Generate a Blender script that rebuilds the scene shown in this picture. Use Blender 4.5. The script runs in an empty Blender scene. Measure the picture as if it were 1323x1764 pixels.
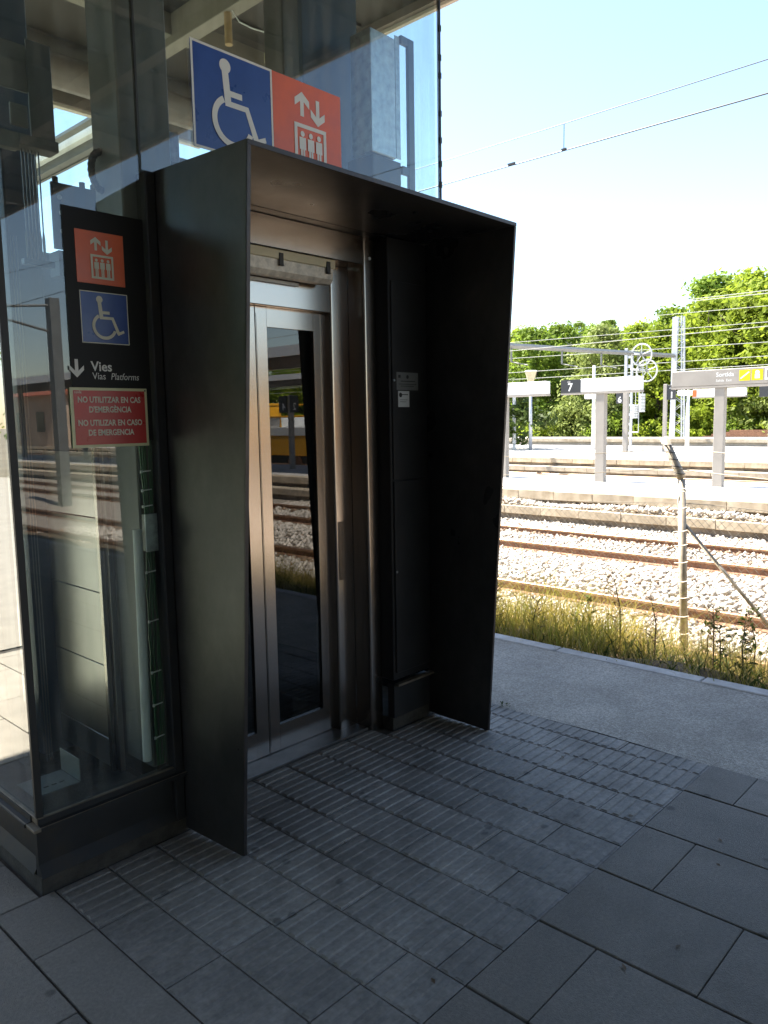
import bpy, bmesh, math, random
import numpy as np
from mathutils import Vector, Matrix
random.seed(7); rng = np.random.default_rng(7)
S = bpy.context.scene
COL = S.collection
R = math.radians

# ------------------------------------------------------------------ camera
cam_d = bpy.data.cameras.new('camera'); cam = bpy.data.objects.new('camera', cam_d); COL.objects.link(cam)
def cam_setup():
    f = 1332.07
    v1 = Vector((1912-661.5, 705-882.0, f)).normalized()      # world +X as seen by the lens (right, down, forward)
    v2 = Vector((-776-661.5, 751-882.0, f)).normalized()      # world +Y
    v3 = v1.cross(v2)
    if v3.y > 0: v3 = -v3
    right = Vector((v1.x, v2.x, v3.x)); down = Vector((v1.y, v2.y, v3.y)); fwd = Vector((v1.z, v2.z, v3.z))
    m = Matrix((right, -down, -fwd)).transposed().to_4x4()
    m.translation = Vector((-1.007, -2.582, 1.6))
    cam.matrix_world = m
    cam_d.sensor_fit = 'VERTICAL'; cam_d.sensor_height = 36.0; cam_d.lens = 36.0*f/1764.0
    cam_d.clip_start = 0.05; cam_d.clip_end = 6000
cam_setup(); S.camera = cam

# ------------------------------------------------------------------ sky, sun, exposure
SUN = Vector((-0.55, 3.1, 4.6)).normalized()
w = bpy.data.worlds.new('World'); S.world = w; w.use_nodes = True
nt = w.node_tree; nt.nodes.clear()
sky = nt.nodes.new('ShaderNodeTexSky'); sky.sky_type = 'NISHITA'; sky.sun_disc = False
sky.sun_elevation = math.asin(SUN.z); sky.sun_rotation = math.atan2(SUN.x, SUN.y)
sky.altitude = 50; sky.air_density = 1.15; sky.dust_density = .5; sky.ozone_density = 1.0
bg = nt.nodes.new('ShaderNodeBackground'); bg.inputs['Strength'].default_value = 0.082
wo = nt.nodes.new('ShaderNodeOutputWorld')
nt.links.new(sky.outputs[0], bg.inputs[0]); nt.links.new(bg.outputs[0], wo.inputs[0])
sd = bpy.data.lights.new('sun', 'SUN'); sd.energy = 4.6; sd.angle = R(0.53); sd.color = (1.0, 0.94, 0.84)
so = bpy.data.objects.new('sun', sd); COL.objects.link(so)
so.rotation_euler = SUN.to_track_quat('Z', 'Y').to_euler(); so.location = (0, 0, 30)
S.view_settings.view_transform = 'Standard'; S.view_settings.look = 'None'
S.view_settings.gamma = 1.0; S.view_settings.exposure = 2.2
try: S.view_settings.use_curve_mapping = False
except Exception: pass
S.cycles.max_bounces = 10; S.cycles.transparent_max_bounces = 24; S.cycles.glossy_bounces = 5

# ------------------------------------------------------------------ materials
MATS = {}
def mat(name, col, rough=0.6, metal=0.0, var=0.0, vscale=8.0, bump=0.0, bscale=60.0, rnd=0.0, col2=None, spec=None,
        stretch=None, aniso=0.0, transl=0.0, detail=4.0, rvar=0.0, world=False, var2=0.0, v2scale=1.0, bdist=.01, spots=0.0, stain=None):
    if name in MATS: return MATS[name]
    m = bpy.data.materials.new(name); m.use_nodes = True; N = m.node_tree.nodes; L = m.node_tree.links
    b = N['Principled BSDF']; b.inputs['Roughness'].default_value = rough; b.inputs['Metallic'].default_value = metal
    if spec is not None: b.inputs['Specular IOR Level'].default_value = spec
    if aniso: b.inputs['Anisotropic'].default_value = aniso
    c = list(col)+[1]; b.inputs['Base Color'].default_value = c
    tc = N.new('ShaderNodeTexCoord'); mp = N.new('ShaderNodeMapping'); gp = N.new('ShaderNodeNewGeometry')
    L.new(gp.outputs['Position'] if world else tc.outputs['Object'], mp.inputs[0])
    if stretch: mp.inputs['Scale'].default_value = stretch
    last = None
    if var or col2:
        n = N.new('ShaderNodeTexNoise'); n.inputs['Scale'].default_value = vscale; n.inputs['Detail'].default_value = detail
        n.inputs['Roughness'].default_value = 0.62
        L.new(mp.outputs[0], n.inputs['Vector'])
        mx = N.new('ShaderNodeMix'); mx.data_type = 'RGBA'
        ramp = N.new('ShaderNodeMapRange'); ramp.inputs[1].default_value = 0.32; ramp.inputs[2].default_value = 0.68
        L.new(n.outputs[0], ramp.inputs[0]); L.new(ramp.outputs[0], mx.inputs[0])
        a = [x*(1-var) for x in col]; d = col2 if col2 else [min(1, x*(1+var)) for x in col]
        mx.inputs[6].default_value = a+[1]; mx.inputs[7].default_value = list(d)+[1]
        last = mx.outputs[2]
        if rvar:
            mr = N.new('ShaderNodeMapRange'); mr.inputs[3].default_value = rough-rvar; mr.inputs[4].default_value = rough+rvar
            L.new(ramp.outputs[0], mr.inputs[0]); L.new(mr.outputs[0], b.inputs['Roughness'])
    if var2 or spots:
        def scaled(last, fac):
            vm = N.new('ShaderNodeVectorMath'); vm.operation = 'SCALE'
            if last: L.new(last, vm.inputs[0])
            else: vm.inputs[0].default_value = col
            L.new(fac, vm.inputs['Scale']); return vm.outputs[0]
        if var2:
            n = N.new('ShaderNodeTexNoise'); n.inputs['Scale'].default_value = v2scale; n.inputs['Detail'].default_value = 6; n.inputs['Roughness'].default_value = .7
            L.new(mp.outputs[0], n.inputs['Vector'])
            mr = N.new('ShaderNodeMapRange'); mr.inputs[1].default_value = .3; mr.inputs[2].default_value = .7; mr.inputs[3].default_value = 1-var2; mr.inputs[4].default_value = 1+var2
            L.new(n.outputs[0], mr.inputs[0]); last = scaled(last, mr.outputs[0])
        if spots:
            vo = N.new('ShaderNodeTexVoronoi'); vo.inputs['Scale'].default_value = spots; L.new(mp.outputs[0], vo.inputs['Vector'])
            n = N.new('ShaderNodeTexNoise'); n.inputs['Scale'].default_value = spots*.6; L.new(mp.outputs[0], n.inputs['Vector'])
            ad = N.new('ShaderNodeMath'); ad.operation = 'MULTIPLY'; L.new(n.outputs[0], ad.inputs[0]); ad.inputs[1].default_value = .16
            sb = N.new('ShaderNodeMath'); sb.operation = 'SUBTRACT'; L.new(vo.outputs['Distance'], sb.inputs[0]); L.new(ad.outputs[0], sb.inputs[1])
            mr = N.new('ShaderNodeMapRange'); mr.inputs[1].default_value = -.01; mr.inputs[2].default_value = .035; mr.inputs[3].default_value = .5; mr.inputs[4].default_value = 1.0
            L.new(sb.outputs[0], mr.inputs[0]); last = scaled(last, mr.outputs[0])
    if stain:
        sc, ssc, lo, hi, amt = stain
        n = N.new('ShaderNodeTexNoise'); n.inputs['Scale'].default_value = ssc; n.inputs['Detail'].default_value = 8; n.inputs['Roughness'].default_value = .68
        L.new(mp.outputs[0], n.inputs['Vector'])
        mr = N.new('ShaderNodeMapRange'); mr.inputs[1].default_value = lo; mr.inputs[2].default_value = hi; mr.inputs[4].default_value = amt; L.new(n.outputs[0], mr.inputs[0])
        mx = N.new('ShaderNodeMix'); mx.data_type = 'RGBA'; L.new(mr.outputs[0], mx.inputs[0])
        if last: L.new(last, mx.inputs[6])
        else: mx.inputs[6].default_value = c
        mx.inputs[7].default_value = list(sc)+[1]; last = mx.outputs[2]
    if rnd:
        oi = N.new('ShaderNodeObjectInfo'); mr = N.new('ShaderNodeMapRange')
        mr.inputs[3].default_value = 1-rnd; mr.inputs[4].default_value = 1+rnd
        L.new(oi.outputs['Random'], mr.inputs[0])
        vm = N.new('ShaderNodeVectorMath'); vm.operation = 'SCALE'
        if last: L.new(last, vm.inputs[0])
        else: vm.inputs[0].default_value = col
        L.new(mr.outputs[0], vm.inputs['Scale']); last = vm.outputs[0]
    if last: L.new(last, b.inputs['Base Color'])
    if bump:
        n2 = N.new('ShaderNodeTexNoise'); n2.inputs['Scale'].default_value = bscale; n2.inputs['Detail'].default_value = 5
        L.new(mp.outputs[0], n2.inputs['Vector'])
        bp = N.new('ShaderNodeBump'); bp.inputs['Strength'].default_value = bump; bp.inputs['Distance'].default_value = bdist
        L.new(n2.outputs[0], bp.inputs['Height']); L.new(bp.outputs[0], b.inputs['Normal'])
    if transl:
        tr = N.new('ShaderNodeBsdfTranslucent'); ms = N.new('ShaderNodeMixShader'); ms.inputs[0].default_value = transl
        if last: L.new(last, tr.inputs[0])
        else: tr.inputs[0].default_value = c
        out = N['Material Output']; L.new(b.outputs[0], ms.inputs[1]); L.new(tr.outputs[0], ms.inputs[2]); L.new(ms.outputs[0], out.inputs[0])
    MATS[name] = m; return m

def glass_mat(name, tint, boost=1.7, dirt=0.03):
    m = bpy.data.materials.new(name); m.use_nodes = True; N = m.node_tree.nodes; L = m.node_tree.links
    N.remove(N['Principled BSDF']); out = N['Material Output']
    tr = N.new('ShaderNodeBsdfTransparent'); tr.inputs[0].default_value = list(tint)+[1]
    gl = N.new('ShaderNodeBsdfGlossy'); gl.inputs['Roughness'].default_value = 0.0
    fr = N.new('ShaderNodeFresnel'); fr.inputs[0].default_value = 1.5
    mu = N.new('ShaderNodeMath'); mu.operation = 'MULTIPLY'; mu.inputs[1].default_value = boost; mu.use_clamp = True
    L.new(fr.outputs[0], mu.inputs[0])
    ge = N.new('ShaderNodeNewGeometry'); sb = N.new('ShaderNodeMath'); sb.operation = 'SUBTRACT'; sb.inputs[0].default_value = 1.0
    L.new(ge.outputs['Backfacing'], sb.inputs[1])
    m2 = N.new('ShaderNodeMath'); m2.operation = 'MULTIPLY'; L.new(mu.outputs[0], m2.inputs[0]); L.new(sb.outputs[0], m2.inputs[1])
    mx = N.new('ShaderNodeMixShader'); L.new(m2.outputs[0], mx.inputs[0]); L.new(tr.outputs[0], mx.inputs[1]); L.new(gl.outputs[0], mx.inputs[2])
    # dust film with a drip shape of its own
    tc = N.new('ShaderNodeTexCoord'); mp = N.new('ShaderNodeMapping'); mp.inputs['Scale'].default_value = (22, 22, 2.2)
    L.new(tc.outputs['Object'], mp.inputs[0])
    n = N.new('ShaderNodeTexNoise'); n.inputs['Scale'].default_value = 1.0; n.inputs['Detail'].default_value = 6; L.new(mp.outputs[0], n.inputs['Vector'])
    mr = N.new('ShaderNodeMapRange'); mr.inputs[1].default_value = 0.4; mr.inputs[2].default_value = 0.8; mr.inputs[4].default_value = dirt
    L.new(n.outputs[0], mr.inputs[0])
    df = N.new('ShaderNodeBsdfDiffuse'); df.inputs[0].default_value = (.55, .55, .5, 1)
    m3 = N.new('ShaderNodeMixShader'); L.new(mr.outputs[0], m3.inputs[0]); L.new(mx.outputs[0], m3.inputs[1]); L.new(df.outputs[0], m3.inputs[2])
    L.new(m3.outputs[0], out.inputs[0]); MATS[name] = m; return m

M_glass = glass_mat('clear glass', (.90, .945, .935), 2.5, .09)
M_dglass = glass_mat('door glass', (.45, .5, .5), 2.0, .02)
M_hood = mat('blued steel', (.05, .049, .051), .33, .45, var=.3, vscale=2.2, rvar=.09, stretch=(1, 1, .7), bump=.35, bscale=2.2, bdist=.006, var2=.18, v2scale=14, stain=((.03, .024, .018), 3.1, .54, .78, .45), col2=(.07, .065, .058))
M_hoodedge = mat('steel edge', (.05, .045, .045), .45, .6, var=.2)
M_plinth = mat('dark painted steel', (.020, .021, .023), .62, .0, spec=.3, stain=((.05, .036, .022), 4.0, .5, .7, .6), var=.3, vscale=5, rvar=.08)
M_ledge = mat('weathered steel ledge', (.15, .125, .092), .6, .3, var=.35, vscale=14)
M_inox = mat('brushed stainless', (.40, .355, .315), .20, 1.0, var=.03, vscale=2)
M_inoxd = mat('brushed stainless panel', (.36, .34, .32), .3, 1.0, var=.06, vscale=3)
M_lining = mat('blue grey lining sheet', (.13, .165, .20), .4, .2, var=.15, vscale=3)
M_sill = mat('scuffed sill', (.16, .155, .15), .42, .8, var=.2, vscale=10)
M_pale = mat('sunlight painted paving', (.42, .385, .31), .85, var=.12, vscale=4, bump=.3, bscale=200, rnd=.08)  # paving colour lightened behind the lift to stand in for sunlight
M_straw = mat('straw grass', (.5, .36, .12), .7, transl=.5, col2=(.62, .48, .2), vscale=3, var=.3, spec=.2)
M_tall = mat('yellow grass', (.26, .33, .04), .7, transl=.5, col2=(.58, .40, .09), vscale=5, var=.3, spec=.2)
M_brick = mat('station brick', (.13, .085, .06), .85, var=.2, vscale=6)
M_black = mat('black sheet', (.006, .006, .007), .5, spec=.25)
M_dark = mat('dark cabinet paint', (.02, .02, .021), .38, .2, var=.2)
M_conc = mat('concrete base', (.05, .045, .038), .9, var=.4, vscale=14, bump=.4, bscale=120)
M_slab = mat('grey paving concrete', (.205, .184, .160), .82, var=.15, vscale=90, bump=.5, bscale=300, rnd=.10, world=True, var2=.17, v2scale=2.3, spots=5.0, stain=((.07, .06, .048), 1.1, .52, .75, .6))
M_rib = mat('ribbed paving concrete', (.245, .223, .197), .72, var=.2, vscale=45, bump=.3, bscale=260, rnd=.10, world=True, var2=.3, v2scale=3.6, spots=6.5, stain=((.055, .042, .03), 1.7, .5, .7, .6))
M_bed = mat('joint dirt', (.075, .064, .05), .95, var=.3, vscale=20)
M_asph = mat('pale asphalt', (.40, .36, .31), .95, var=.38, vscale=75, bump=1.0, bscale=190, detail=8, world=True, var2=.2, v2scale=2.0, stain=((.22, .195, .16), 1.4, .45, .7, .6))
M_kerb = mat('kerb concrete', (.46, .43, .40), .85, world=True, var2=.2, v2scale=4, var=.18, vscale=9, bump=.2, bscale=200, rnd=.08)
M_soil = mat('dry soil', (.12, .085, .05), .95, var=.5, vscale=6, bump=.8, bscale=40)
M_ballast = mat('ballast bed', (.34, .29, .235), .95, var=.5, vscale=18, bump=1.0, bscale=28)
M_stone = mat('ballast stone', (.58, .52, .44), .9, var=.3, vscale=7, detail=2)
M_rstone = mat('rust stained stone', (.30, .20, .13), .9, var=.4, vscale=7, detail=2)
M_rail = mat('rusty rail', (.27, .145, .085), .75, .2, var=.35, vscale=9)
M_railtop = mat('worn rail head', (.42, .26, .16), .42, .7, var=.2)
M_platf = mat('platform concrete', (.40, .32, .22), .9, col2=(.62, .53, .40), var=.1, vscale=2.3, bump=.3, bscale=60, rnd=.12)
M_ptop = mat('platform surface', (.5, .47, .43), .92, var=.15, vscale=2)
M_pwall = mat('platform wall', (.2, .165, .13), .95, var=.4, vscale=2.5)
M_ceil = mat('brown roof deck', (.034, .028, .024), .75, .0, var=.15, vscale=3)
M_beam = mat('beige beam', (.19, .17, .135), .6, var=.1, vscale=3)
M_fasc = mat('fascia sheet', (.16, .13, .11), .6, var=.1)
M_eave = mat('pale eave strip', (.5, .45, .38), .6)
M_grey = mat('mid grey paint', (.16, .165, .16), .5, .2, var=.15, vscale=5)
M_col = mat('brown grey steel column', (.105, .105, .10), .5, .1, var=.1, vscale=3)
M_navy = mat('blue grey steel', (.06, .085, .115), .45, .2, var=.15, vscale=3)
M_galv = mat('galvanised sheet', (.46, .5, .52), .42, .85, var=.3, vscale=26, rvar=.1)
M_rope = mat('steel rope', (.2, .2, .2), .4, .8)
M_rubber = mat('black rubber', (.012, .012, .012), .55)
M_white = mat('white paint', (.78, .78, .77), .45)
M_whited = mat('dull white plastic', (.55, .56, .55), .5, var=.08)
M_print = mat('white print', (.72, .72, .68), .5)
M_cream = mat('cream print', (.66, .64, .52), .5)
M_blue = mat('sign blue', (.014, .06, .27), .32, var=.14, vscale=6, rvar=.08)
M_orange = mat('sign orange', (.72, .12, .032), .38, var=.1, vscale=6, rvar=.08)
M_red = mat('notice red', (.46, .02, .018), .32, var=.12, vscale=9, rvar=.08)
M_lumin = mat('photoluminescent border', (.62, .6, .36), .4)
M_green = mat('green cable', (.01, .09, .03), .45)
M_lamp = mat('cream lamp body', (.52, .46, .3), .45, var=.08)
M_acryl = mat('dusty acrylic diffuser', (.55, .5, .42), .3, var=.3, vscale=25)
M_bark = mat('bark', (.09, .07, .05), .95, var=.3, vscale=6)
M_lf = [mat('leaf fresh', (.265, .335, .035), .6, var=.28, vscale=.7, transl=.55, rnd=.12, spec=.2),
        mat('leaf mid', (.195, .28, .035), .6, var=.28, vscale=.7, transl=.52, rnd=.15, spec=.2),
        mat('leaf pale', (.25, .30, .08), .6, var=.3, vscale=.7, transl=.4, rnd=.12, spec=.2)]
M_shrub = mat('shrub leaf', (.06, .09, .018), .6, var=.4, vscale=1.5, transl=.35, spec=.2)
M_grass = mat('verge grass', (.25, .29, .035), .7, transl=.5, col2=(.36, .29, .06), vscale=2.6, var=.3, spec=.2)
M_weed = mat('weed leaf', (.06, .085, .02), .7, transl=.35, var=.4, vscale=8, spec=.2)
M_stalk = mat('dry weed stalk', (.10, .06, .03), .8, var=.3)
M_post = mat('galvanised fence post', (.52, .44, .34), .55, .3, var=.2, vscale=14)
M_wire = mat('weathered wire', (.4, .34, .26), .5, .5)
M_cat = mat('catenary wire', (.06, .065, .07), .5, .5)
M_cwire = mat('distant pale wire', (.5, .5, .45), .5, .2)
M_smast = mat('steel mast', (.5, .52, .56), .5, .4, var=.1)
M_sgrey = mat('grey sign paint', (.31, .285, .255), .5, var=.1, vscale=2)
M_sdark = mat('dark sign panel', (.035, .037, .042), .4)
M_yel = mat('pictogram yellow', (.8, .62, .01), .4)
M_tyel = mat('works yellow', (.75, .36, .015), .45, var=.1)
M_tile = mat('red roof tile', (.36, .11, .06), .8, var=.25, vscale=4)
M_wallb = mat('building wall', (.5, .38, .28), .85, var=.12, vscale=1)
M_win = mat('dark window', (.03, .035, .04), .1)
M_hill = mat('wooded hill', (.035, .05, .016), .95, var=.5, vscale=.12, bump=1, bscale=.3)
M_grnd = mat('open ground', (.2, .17, .11), .95, var=.3, vscale=.2)
M_panel = mat('pale composite panel', (.42, .44, .44), .4, .2, var=.06)

# ------------------------------------------------------------------ mesh helpers
class MB:
    def __init__(s): s.v = []; s.f = []; s.m = []
    def add(s, vs, fs, mi=0):
        o = len(s.v); s.v += [tuple(p) for p in vs]; s.f += [tuple(i+o for i in f) for f in fs]; s.m += [mi]*len(fs); return s
    def box(s, x0, x1, y0, y1, z0, z1, ch=0.0, mi=0):
        if ch <= 0:
            vs = [(x, y, z) for z in (z0, z1) for y in (y0, y1) for x in (x0, x1)]
            return s.add(vs, [(0, 2, 3, 1), (4, 5, 7, 6), (0, 1, 5, 4), (1, 3, 7, 5), (3, 2, 6, 7), (2, 0, 4, 6)], mi)
        bm = bmesh.new(); bmesh.ops.create_cube(bm, size=1)
        for v in bm.verts: v.co = Vector(((x0+x1)/2+v.co.x*(x1-x0), (y0+y1)/2+v.co.y*(y1-y0), (z0+z1)/2+v.co.z*(z1-z0)))
        bmesh.ops.bevel(bm, geom=list(bm.edges), offset=ch, segments=1, affect='EDGES')
        bm.verts.index_update(); vs = [v.co[:] for v in bm.verts]; fs = [[v.index for v in f.verts] for f in bm.faces]; bm.free()
        return s.add(vs, fs, mi)
    def jamb(s, x0, x1, y0, y1, z0, z1, r=.012, n=6):
        p = [(x0+r-r*math.cos(t), y0+r-r*math.sin(t)) for t in np.linspace(0, math.pi/2, n)]
        q = [(x1-r*.2, y0), (x1, y0+r*.2), (x1, y1), (x0, y1)]
        poly = [(float(a), float(b)) for a, b in p]+q; m = len(poly)
        vs = [(a, b, z0) for a, b in poly]+[(a, b, z1) for a, b in poly]
        return s.add(vs, [tuple(range(m)), tuple(range(m, 2*m))[::-1]]+[(i, m+i, m+(i+1) % m, (i+1) % m) for i in range(m)])
    def tube(s, pts, r, n=8, mi=0, cap=True):
        pts = [Vector(p) for p in pts]; k = len(pts); rs = r if isinstance(r, (list, tuple)) else [r]*k
        vs = []; fs = []; prev = None
        for i, p in enumerate(pts):
            d = (pts[min(i+1, k-1)]-pts[max(i-1, 0)]).normalized()
            if prev is None:
                a = Vector((0, 0, 1)) if abs(d.z) < .9 else Vector((1, 0, 0)); u = d.cross(a).normalized()
            else: u = (prev-d*prev.dot(d)).normalized()
            prev = u; q = d.cross(u)
            vs += [p+(u*math.cos(2*math.pi*j/n)+q*math.sin(2*math.pi*j/n))*rs[i] for j in range(n)]
        for i in range(k-1):
            fs += [(i*n+j, i*n+(j+1) % n, (i+1)*n+(j+1) % n, (i+1)*n+j) for j in range(n)]
        if cap: fs += [tuple(range(n))[::-1], tuple(range((k-1)*n, k*n))]
        return s.add(vs, fs, mi)
    def prism(s, poly, axis, a, b, mi=0):
        n = len(poly)
        def P(t, u, v): return {'x': (t, u, v), 'y': (u, t, v), 'z': (u, v, t)}[axis]
        vs = [P(a, *p) for p in poly]+[P(b, *p) for p in poly]
        fs = [tuple(range(n)), tuple(range(n, 2*n))[::-1]]+[(i, n+i, n+(i+1) % n, (i+1) % n) for i in range(n)]
        return s.add(vs, fs, mi)
    def build(s, name, mats, parent=None, smooth=False, fix=True):
        me = bpy.data.meshes.new(name); o = bpy.data.objects.new(name, me); COL.objects.link(o)
        off = Vector((0, 0, 0))
        if parent is not None: o.parent = parent; off = origin(parent)
        me.from_pydata([(p[0]-off.x, p[1]-off.y, p[2]-off.z) for p in s.v], [], s.f)
        if not isinstance(mats, (list, tuple)): mats = [mats]
        for m in mats: me.materials.append(m)
        if len(mats) > 1: me.polygons.foreach_set('material_index', s.m)
        if smooth: me.polygons.foreach_set('use_smooth', [True]*len(me.polygons))
        if fix:
            bm = bmesh.new(); bm.from_mesh(me); bmesh.ops.recalc_face_normals(bm, faces=bm.faces); bm.to_mesh(me); bm.free()
        me.update(); return o
def origin(o):
    v = Vector((0, 0, 0))
    while o is not None: v = v+Vector(o.location); o = o.parent
    return v
def tag(o, label=None, cat=None, group=None, kind=None):
    if label: o['label'] = label
    if cat: o['category'] = cat
    if group: o['group'] = group
    if kind: o['kind'] = kind
    return o
def thing(name, loc, label, cat, group=None):
    o = bpy.data.objects.new(name, None); COL.objects.link(o); o.location = loc; o.empty_display_size = .2
    return tag(o, label, cat, group)
def bx(name, m, par, x0, x1, y0, y1, z0, z1, ch=0.0): return MB().box(x0, x1, y0, y1, z0, z1, ch).build(name, m, par)
def struct(o): o['kind'] = 'structure'; return o
def copy_tree(o, d=(0, 0, 0), parent=None):
    c = o.copy(); COL.objects.link(c); c.parent = parent
    if parent is None: c.location = Vector(o.location)+Vector(d)
    for ch in o.children: copy_tree(ch, parent=c)
    return c
# flat print: 2D polygons laid on a plane (o + u*ex + v*ez), lifted a hair along n
def flat(name, polys, o, ex, ez, n, m, par, lift=.0008):
    o = Vector(o); ex = Vector(ex); ez = Vector(ez); n = Vector(n); b = MB()
    for k, p in enumerate(polys):
        b.add([o+ex*u+ez*v+n*(lift+.00012*k) for u, v in p], [tuple(range(len(p)))])
    ob = b.build(name, m, par, fix=False)
    me = ob.data
    if len(me.polygons) and sum((Vector(pg.normal).dot(n) > 0) for pg in me.polygons)*2 < len(me.polygons): me.flip_normals()
    return ob
def disc(cx, cy, r, n=28): return [(cx+r*math.cos(2*math.pi*i/n), cy+r*math.sin(2*math.pi*i/n)) for i in range(n)]
def seg(a, b, w):
    a = Vector(a); b = Vector(b); d = (b-a).normalized(); q = Vector((-d.y, d.x))*w/2
    return [tuple(a-q), tuple(b-q), tuple(b+q), tuple(a+q)]
def arc(cx, cy, r, w, a0, a1, n=26):
    out = []
    for i in range(n):
        t0 = R(a0+(a1-a0)*i/n); t1 = R(a0+(a1-a0)*(i+1)/n)
        out.append([(cx+(r-w/2)*math.cos(t0), cy+(r-w/2)*math.sin(t0)), (cx+(r+w/2)*math.cos(t0), cy+(r+w/2)*math.sin(t0)),
                    (cx+(r+w/2)*math.cos(t1), cy+(r+w/2)*math.sin(t1)), (cx+(r-w/2)*math.cos(t1), cy+(r-w/2)*math.sin(t1))])
    return out
def rect(x0, x1, y0, y1): return [(x0, y0), (x1, y0), (x1, y1), (x0, y1)]
def wheelchair():          # unit square, 0..1
    p = [disc(.40, .855, .068)]
    p += [seg((.392, .86), (.425, .50), .078), seg((.43, .605), (.60, .605), .058), [(.388, .475), (.65, .475), (.665, .53), (.388, .53)],
          [(.615, .53), (.675, .53), (.80, .235), (.735, .215)], [(.735, .215), (.765, .175), (.90, .235), (.885, .285), (.79, .245)]]
    p += arc(.475, .335, .225, .062, 118, 340, 30)
    return p
def liftpict():
    p = []
    def arrow(cx, y0, y1, up):
        q = [rect(cx-.026, cx+.026, y0, y1)]
        t = y1 if up else y0; s = -1 if up else 1
        q += [[(cx, t+.035*-s), (cx, t+s*.045-.0), (cx-.105, t+s*.125), (cx-.105, t+s*.045)], [(cx, t+.035*-s), (cx+.105, t+s*.045), (cx+.105, t+s*.125), (cx, t+s*.045)]]
        return q
    p += arrow(.41, .64, .86, True)+arrow(.64, .62, .86, False)
    x0, x1, y0, y1, t = .29, .76, .10, .56, .042
    p += [rect(x0, x1, y0, y0+t), rect(x0, x1, y1-t, y1), rect(x0, x0+t, y0+t, y1-t), rect(x1-t, x1, y0+t, y1-t)]
    for cx in (.405, .525, .645):
        p += [disc(cx, .455, .03, 14), rect(cx-.047, cx+.047, .29, .418), rect(cx-.03, cx-.004, .14, .29), rect(cx+.004, cx+.03, .14, .29)]
    return p
def text(name, body, o, ex, ez, n, size, m, par, align='LEFT', sx=1.0, shear=0.0, bold=0.0, lift=.0009):
    cu = bpy.data.curves.new('txt', 'FONT'); cu.body = body; cu.size = size; cu.align_x = align; cu.resolution_u = 3; cu.shear = shear; cu.offset = bold
    t = bpy.data.objects.new('txt', cu); COL.objects.link(t)
    bpy.context.view_layer.update()
    me = bpy.data.meshes.new_from_object(t.evaluated_get(bpy.context.evaluated_depsgraph_get()))
    vs = [v.co.copy() for v in me.vertices]; fs = [list(p.vertices) for p in me.polygons]
    bpy.data.objects.remove(t); bpy.data.curves.remove(cu); bpy.data.meshes.remove(me)
    o = Vector(o); ex = Vector(ex); ez = Vector(ez); n = Vector(n)
    ob = MB().add([o+ex*v.x*sx+ez*v.y+n*lift for v in vs], fs).build(name, m, par, fix=False)
    if len(ob.data.polygons) and Vector(ob.data.polygons[0].normal).dot(n) < 0: ob.data.flip_normals()
    return ob
X = Vector((1, 0, 0)); Y = Vector((0, 1, 0)); Z = Vector((0, 0, 1))

# ================================================================== SETTING
# ---- ground, trackbed
g = struct(bx('ground', M_grnd, None, -3000, 3000, -3000, 3000, -1.4, -1.0))
tb = struct(MB().box(5.6, 15.2, -130, 130, -1.0, -.80).build('trackbed', M_ballast))
tb2 = struct(MB().box(20.2, 28.6, -130, 130, -1.0, -.80).build('trackbed', M_ballast))
# verge between the platform kerb and the first track
vb = MB(); nx, ny = 14, 90
for i in range(nx+1):
    for j in range(ny+1):
        x = 3.72+2.3*i/nx; y = -12+24*j/ny
        z = -.10-.62*(max(0, (x-4.0))/2.0)**1.3+.03*math.sin(x*7+y*3)+.025*math.sin(y*5.3-x*2)
        vb.v.append((x, y, max(z, -.86)))
for i in range(nx):
    for j in range(ny):
        a = i*(ny+1)+j; vb.f.append((a, a+ny+1, a+ny+2, a+1)); vb.m.append(0)
verge = struct(vb.build('verge', M_soil, smooth=True))
# ---- near platform: body, asphalt strip, kerb stones
plat = struct(bx('platform', M_bed, None, -9, 3.58, -60, 60, -1.0, -.022))
asph = MB()
asph.add([(2.505+.02*math.sin(j*1.7)+.012*math.sin(j*4.1), -14+.25*j, -.004) for j in range(129)]+[(3.60, -14+.25*j, -.004) for j in range(129)],
         [(j, 129+j, 130+j, j+1) for j in range(128)])
struct(asph.build('asphalt_path', M_asph))
for a, b in ((-60, -14), (18, 60)): struct(MB().add([(2.5, a, -.004), (3.6, a, -.004), (3.6, b, -.004), (2.5, b, -.004)], [(0, 1, 2, 3)]).build('asphalt_path', M_asph))
kerb = struct(bx('kerb', M_bed, None, 3.60, 3.705, -60, 60, -.6, -.03))
k0 = None
for j in range(-8, 12):
    y0 = .13+j*1.0-1.0
    if k0 is None:
        k0 = bx('kerb_stone', M_kerb, kerb, 3.602, 3.712, y0+.004, y0+.996, -.25, .004, .006); ks = k0
    else:
        ks = k0.copy(); COL.objects.link(ks); ks.parent = kerb; ks.location = (0, j+8, 0)
    ks.location.z += random.uniform(-.003, .003)

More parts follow.
